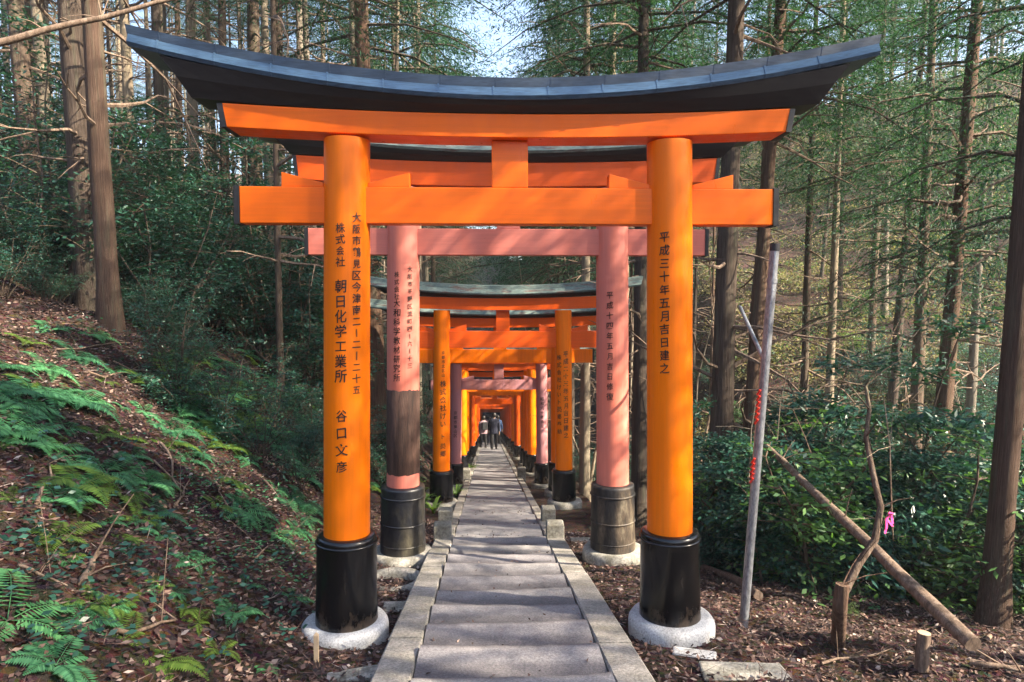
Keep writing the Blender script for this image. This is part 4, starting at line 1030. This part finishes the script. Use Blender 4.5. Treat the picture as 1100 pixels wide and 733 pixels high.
# ------------------------------------------------------------------ hazy forest air
m = bpy.data.materials.new('forest haze'); m.use_nodes = True; n = m.node_tree
n.nodes.remove(n.nodes['Principled BSDF']); pv = n.nodes.new('ShaderNodeVolumePrincipled')
pv.inputs['Color'].default_value = (.95, .96, 1, 1); pv.inputs['Density'].default_value = .0010; pv.inputs['Anisotropy'].default_value = .2
n.links.new(pv.outputs[0], n.nodes['Material Output'].inputs['Volume'])
mb = MB(); zs = V = None
zz_ = [v.co.z for v in bpy.data.objects['ground'].data.vertices]; mb.box(-150, 150, -150, 150, min(zz_) - 1, max(max(zz_) + 20, 34))
print('GROUND', min(zz_), max(zz_), xs[0], xs[-1], ys[0], ys[-1]); o = mb.build('haze', m); tag(o, kind='stuff', label='thin pale haze in the forest air', cat='haze')

# ------------------------------------------------------------------ labels that say which one
bpy.context.view_layer.update()
def column(o):
    p = o.matrix_world.translation; q = cam.matrix_world.inverted() @ p
    return 550 + FPX * q.x / -q.z, 366.5 - FPX * q.y / -q.z, p.y
PLACES = [(-999, 30, 'at the far left edge'), (30, 105, 'left of the nearest trunk'), (105, 190, 'right of the nearest trunk'), (190, 250, 'under the left roof end'),
          (250, 347, 'behind the left tie beam end'), (347, 410, 'behind the nearest left pillar'), (410, 470, 'behind the left pink pillar'), (470, 545, 'above the gates left of centre'), (545, 620, 'above the gates right of centre'),
          (620, 697, 'behind the right pink pillar'), (697, 760, 'behind the nearest right pillar'), (760, 835, 'beside the metal pole'), (835, 900, 'under the right roof end'), (900, 960, 'left of the crooked snag line'),
          (960, 1020, 'by the sunlit leaning trunk'), (1020, 1080, 'right of the sunlit leaning trunk'), (1080, 9999, 'at the far right edge')]
ORD = ['first', 'second', 'third', 'fourth', 'fifth', 'sixth', 'seventh', 'eighth', 'ninth', 'tenth', 'eleventh', 'twelfth', 'thirteenth', 'fourteenth', 'fifteenth', 'sixteenth', 'seventeenth', 'eighteenth', 'nineteenth', 'twentieth']
def relabel(group, noun, adj=lambda o: '', depths=((12, 'near'), (20, 'middle'), (34, 'farther'), (999, 'far off'))):
    cells = {}
    for o in scene.objects:
        if o.parent is None and o.get('group') == group:
            px, py, d = column(o); pl = [t for a, b, t in PLACES if a <= px < b][0]
            dn = [t for a, t in depths if d < a][0]
            cells.setdefault((dn, adj(o), pl), []).append((px, o))
    for (dn, ad, pl), v in cells.items():
        v.sort(key=lambda t: t[0])
        for i, (px, o) in enumerate(v):
            nm = f"{dn} {ad} {noun}".replace('  ', ' ')
            o['label'] = f"{nm} {pl}" + ('' if len(v) == 1 else f", {ORD[i % 20]} from left")
def trunk_adj(o):
    t = [c for c in o.children if c.name.startswith('trunk')][0]
    k = t.data.materials[0].name; c = 'pale' if 'pale' in k else 'reddish' if 'red' in k else 'grey'
    return ('thin ' if t.scale[0] < .1 else 'thick ' if t.scale[0] > .14 else '') + c
relabel('cedars of the left hillside stand', 'cedar', trunk_adj)
relabel('cedars of the right hillside', 'cedar', trunk_adj)
relabel('cedars in the wood behind the gates', 'centre wood cedar', trunk_adj)
size = lambda o: 'small' if o.scale[0] < .6 else 'large' if o.scale[0] > 1.05 else ''
for g_, n_ in ((LG, 'dark evergreen shrub'), ('evergreen saplings on the left hillside', 'tall evergreen sapling'), ('evergreen shrubs behind the left pillars', 'evergreen shrub'), (RG, 'glossy evergreen bush'),
               ('shrubs on the slope beyond the hollow', 'shrub on the slope'), ('light green shrubs on the right slope', 'light green shrub'), ('evergreen shrubs behind the right pillars', 'evergreen shrub'), ('shrubs past the last gate', 'shrub past the gates')):
    relabel(g_, n_, size)
noun_ok = lambda n_: 'fern' == n_ or n_ == 'lush fern'
def rows(group, noun, bands):
    cells = {}
    for o in scene.objects:
        if o.parent is None and o.get('group') == group:
            px, py, d = column(o); b = [t for a, t in bands if py < a][0]; pl = [t for a, t in ((45, 'at the left edge'), (100, 'left of the thick trunk'), (140, 'below the thick trunk'), (210, 'below the left roof tip'), (250, 'left of the orange beams'), (300, 'below the left beam end'), (350, 'close to the nearest left pillar'), (480, 'between the left pillars'), (940, 'left of the snag foot'), (1000, 'above the wooden stub'), (9999, 'near the right edge')) if px < a][0]
            cells.setdefault((b, pl, ('tiny' if o.scale[0] < .3 and noun_ok(noun) else 'large' if o.scale[0] > .75 and noun_ok(noun) else '')), []).append((px, o))
    for (b, pl, sz), v in cells.items():
        v.sort(key=lambda t: t[0])
        for i, (px, o) in enumerate(v): o['label'] = f"{sz} {noun} {b} {pl}".strip() + ('' if len(v) == 1 else f", {ORD[i % 20]} from left")
BD = ((400, 'high on the bank'), (440, 'on the upper bank'), (500, 'midway up the bank'), (600, 'on the lower bank'), (9999, 'by the bottom edge'))
for g_, n_ in (('ferns in the patch left of the pillar', 'lush fern'), ('ferns scattered over the upper left bank', 'fern'), ('little ferns low on the left bank', 'little fern'), ('ferns between the left pillars', 'fern'), ('dead branches on the left bank', 'dead branch')):
    rows(g_, n_, BD)
rows('small ferns in the lower right', 'small fern', ((600, 'at the hollow rim'), (9999, 'on dead leaves')))
rows('dead branches in the lower right', 'dead branch', ((600, 'at the hollow rim'), (9999, 'on dead leaves')))
relabel('leafless saplings on the right', 'leafless sapling'); relabel('leafless saplings behind the gates', 'leafless sapling')
rows('strap leaved plants by the left pillars', 'strap leaved plant', ((525, 'in the back'), (540, 'in the middle'), (9999, 'in the front')))

for i, o in enumerate([o for o in scene.objects if o.parent is None and o.get('group') == 'unseen cedars added for shade']):
    o['label'] = f"unseen cedar added for shade outside the picture on the right, {ORD[i]} of eight"
for o in scene.objects:                         # keep labels short
    l_ = o.get('label')
    if l_ and len(l_.split()) > 16:
        for a_, b_ in (('nearest ', ''), ('evergreen ', ''), (' left of centre', ' left'), (' right of centre', ' right'), ('thin ', ''), (' of the ', ' ')):
            if len(l_.split()) > 16: l_ = l_.replace(a_, b_, 1)
        o['label'] = ' '.join(l_.split())
        if len(l_.split()) > 16: print('LONG', l_)
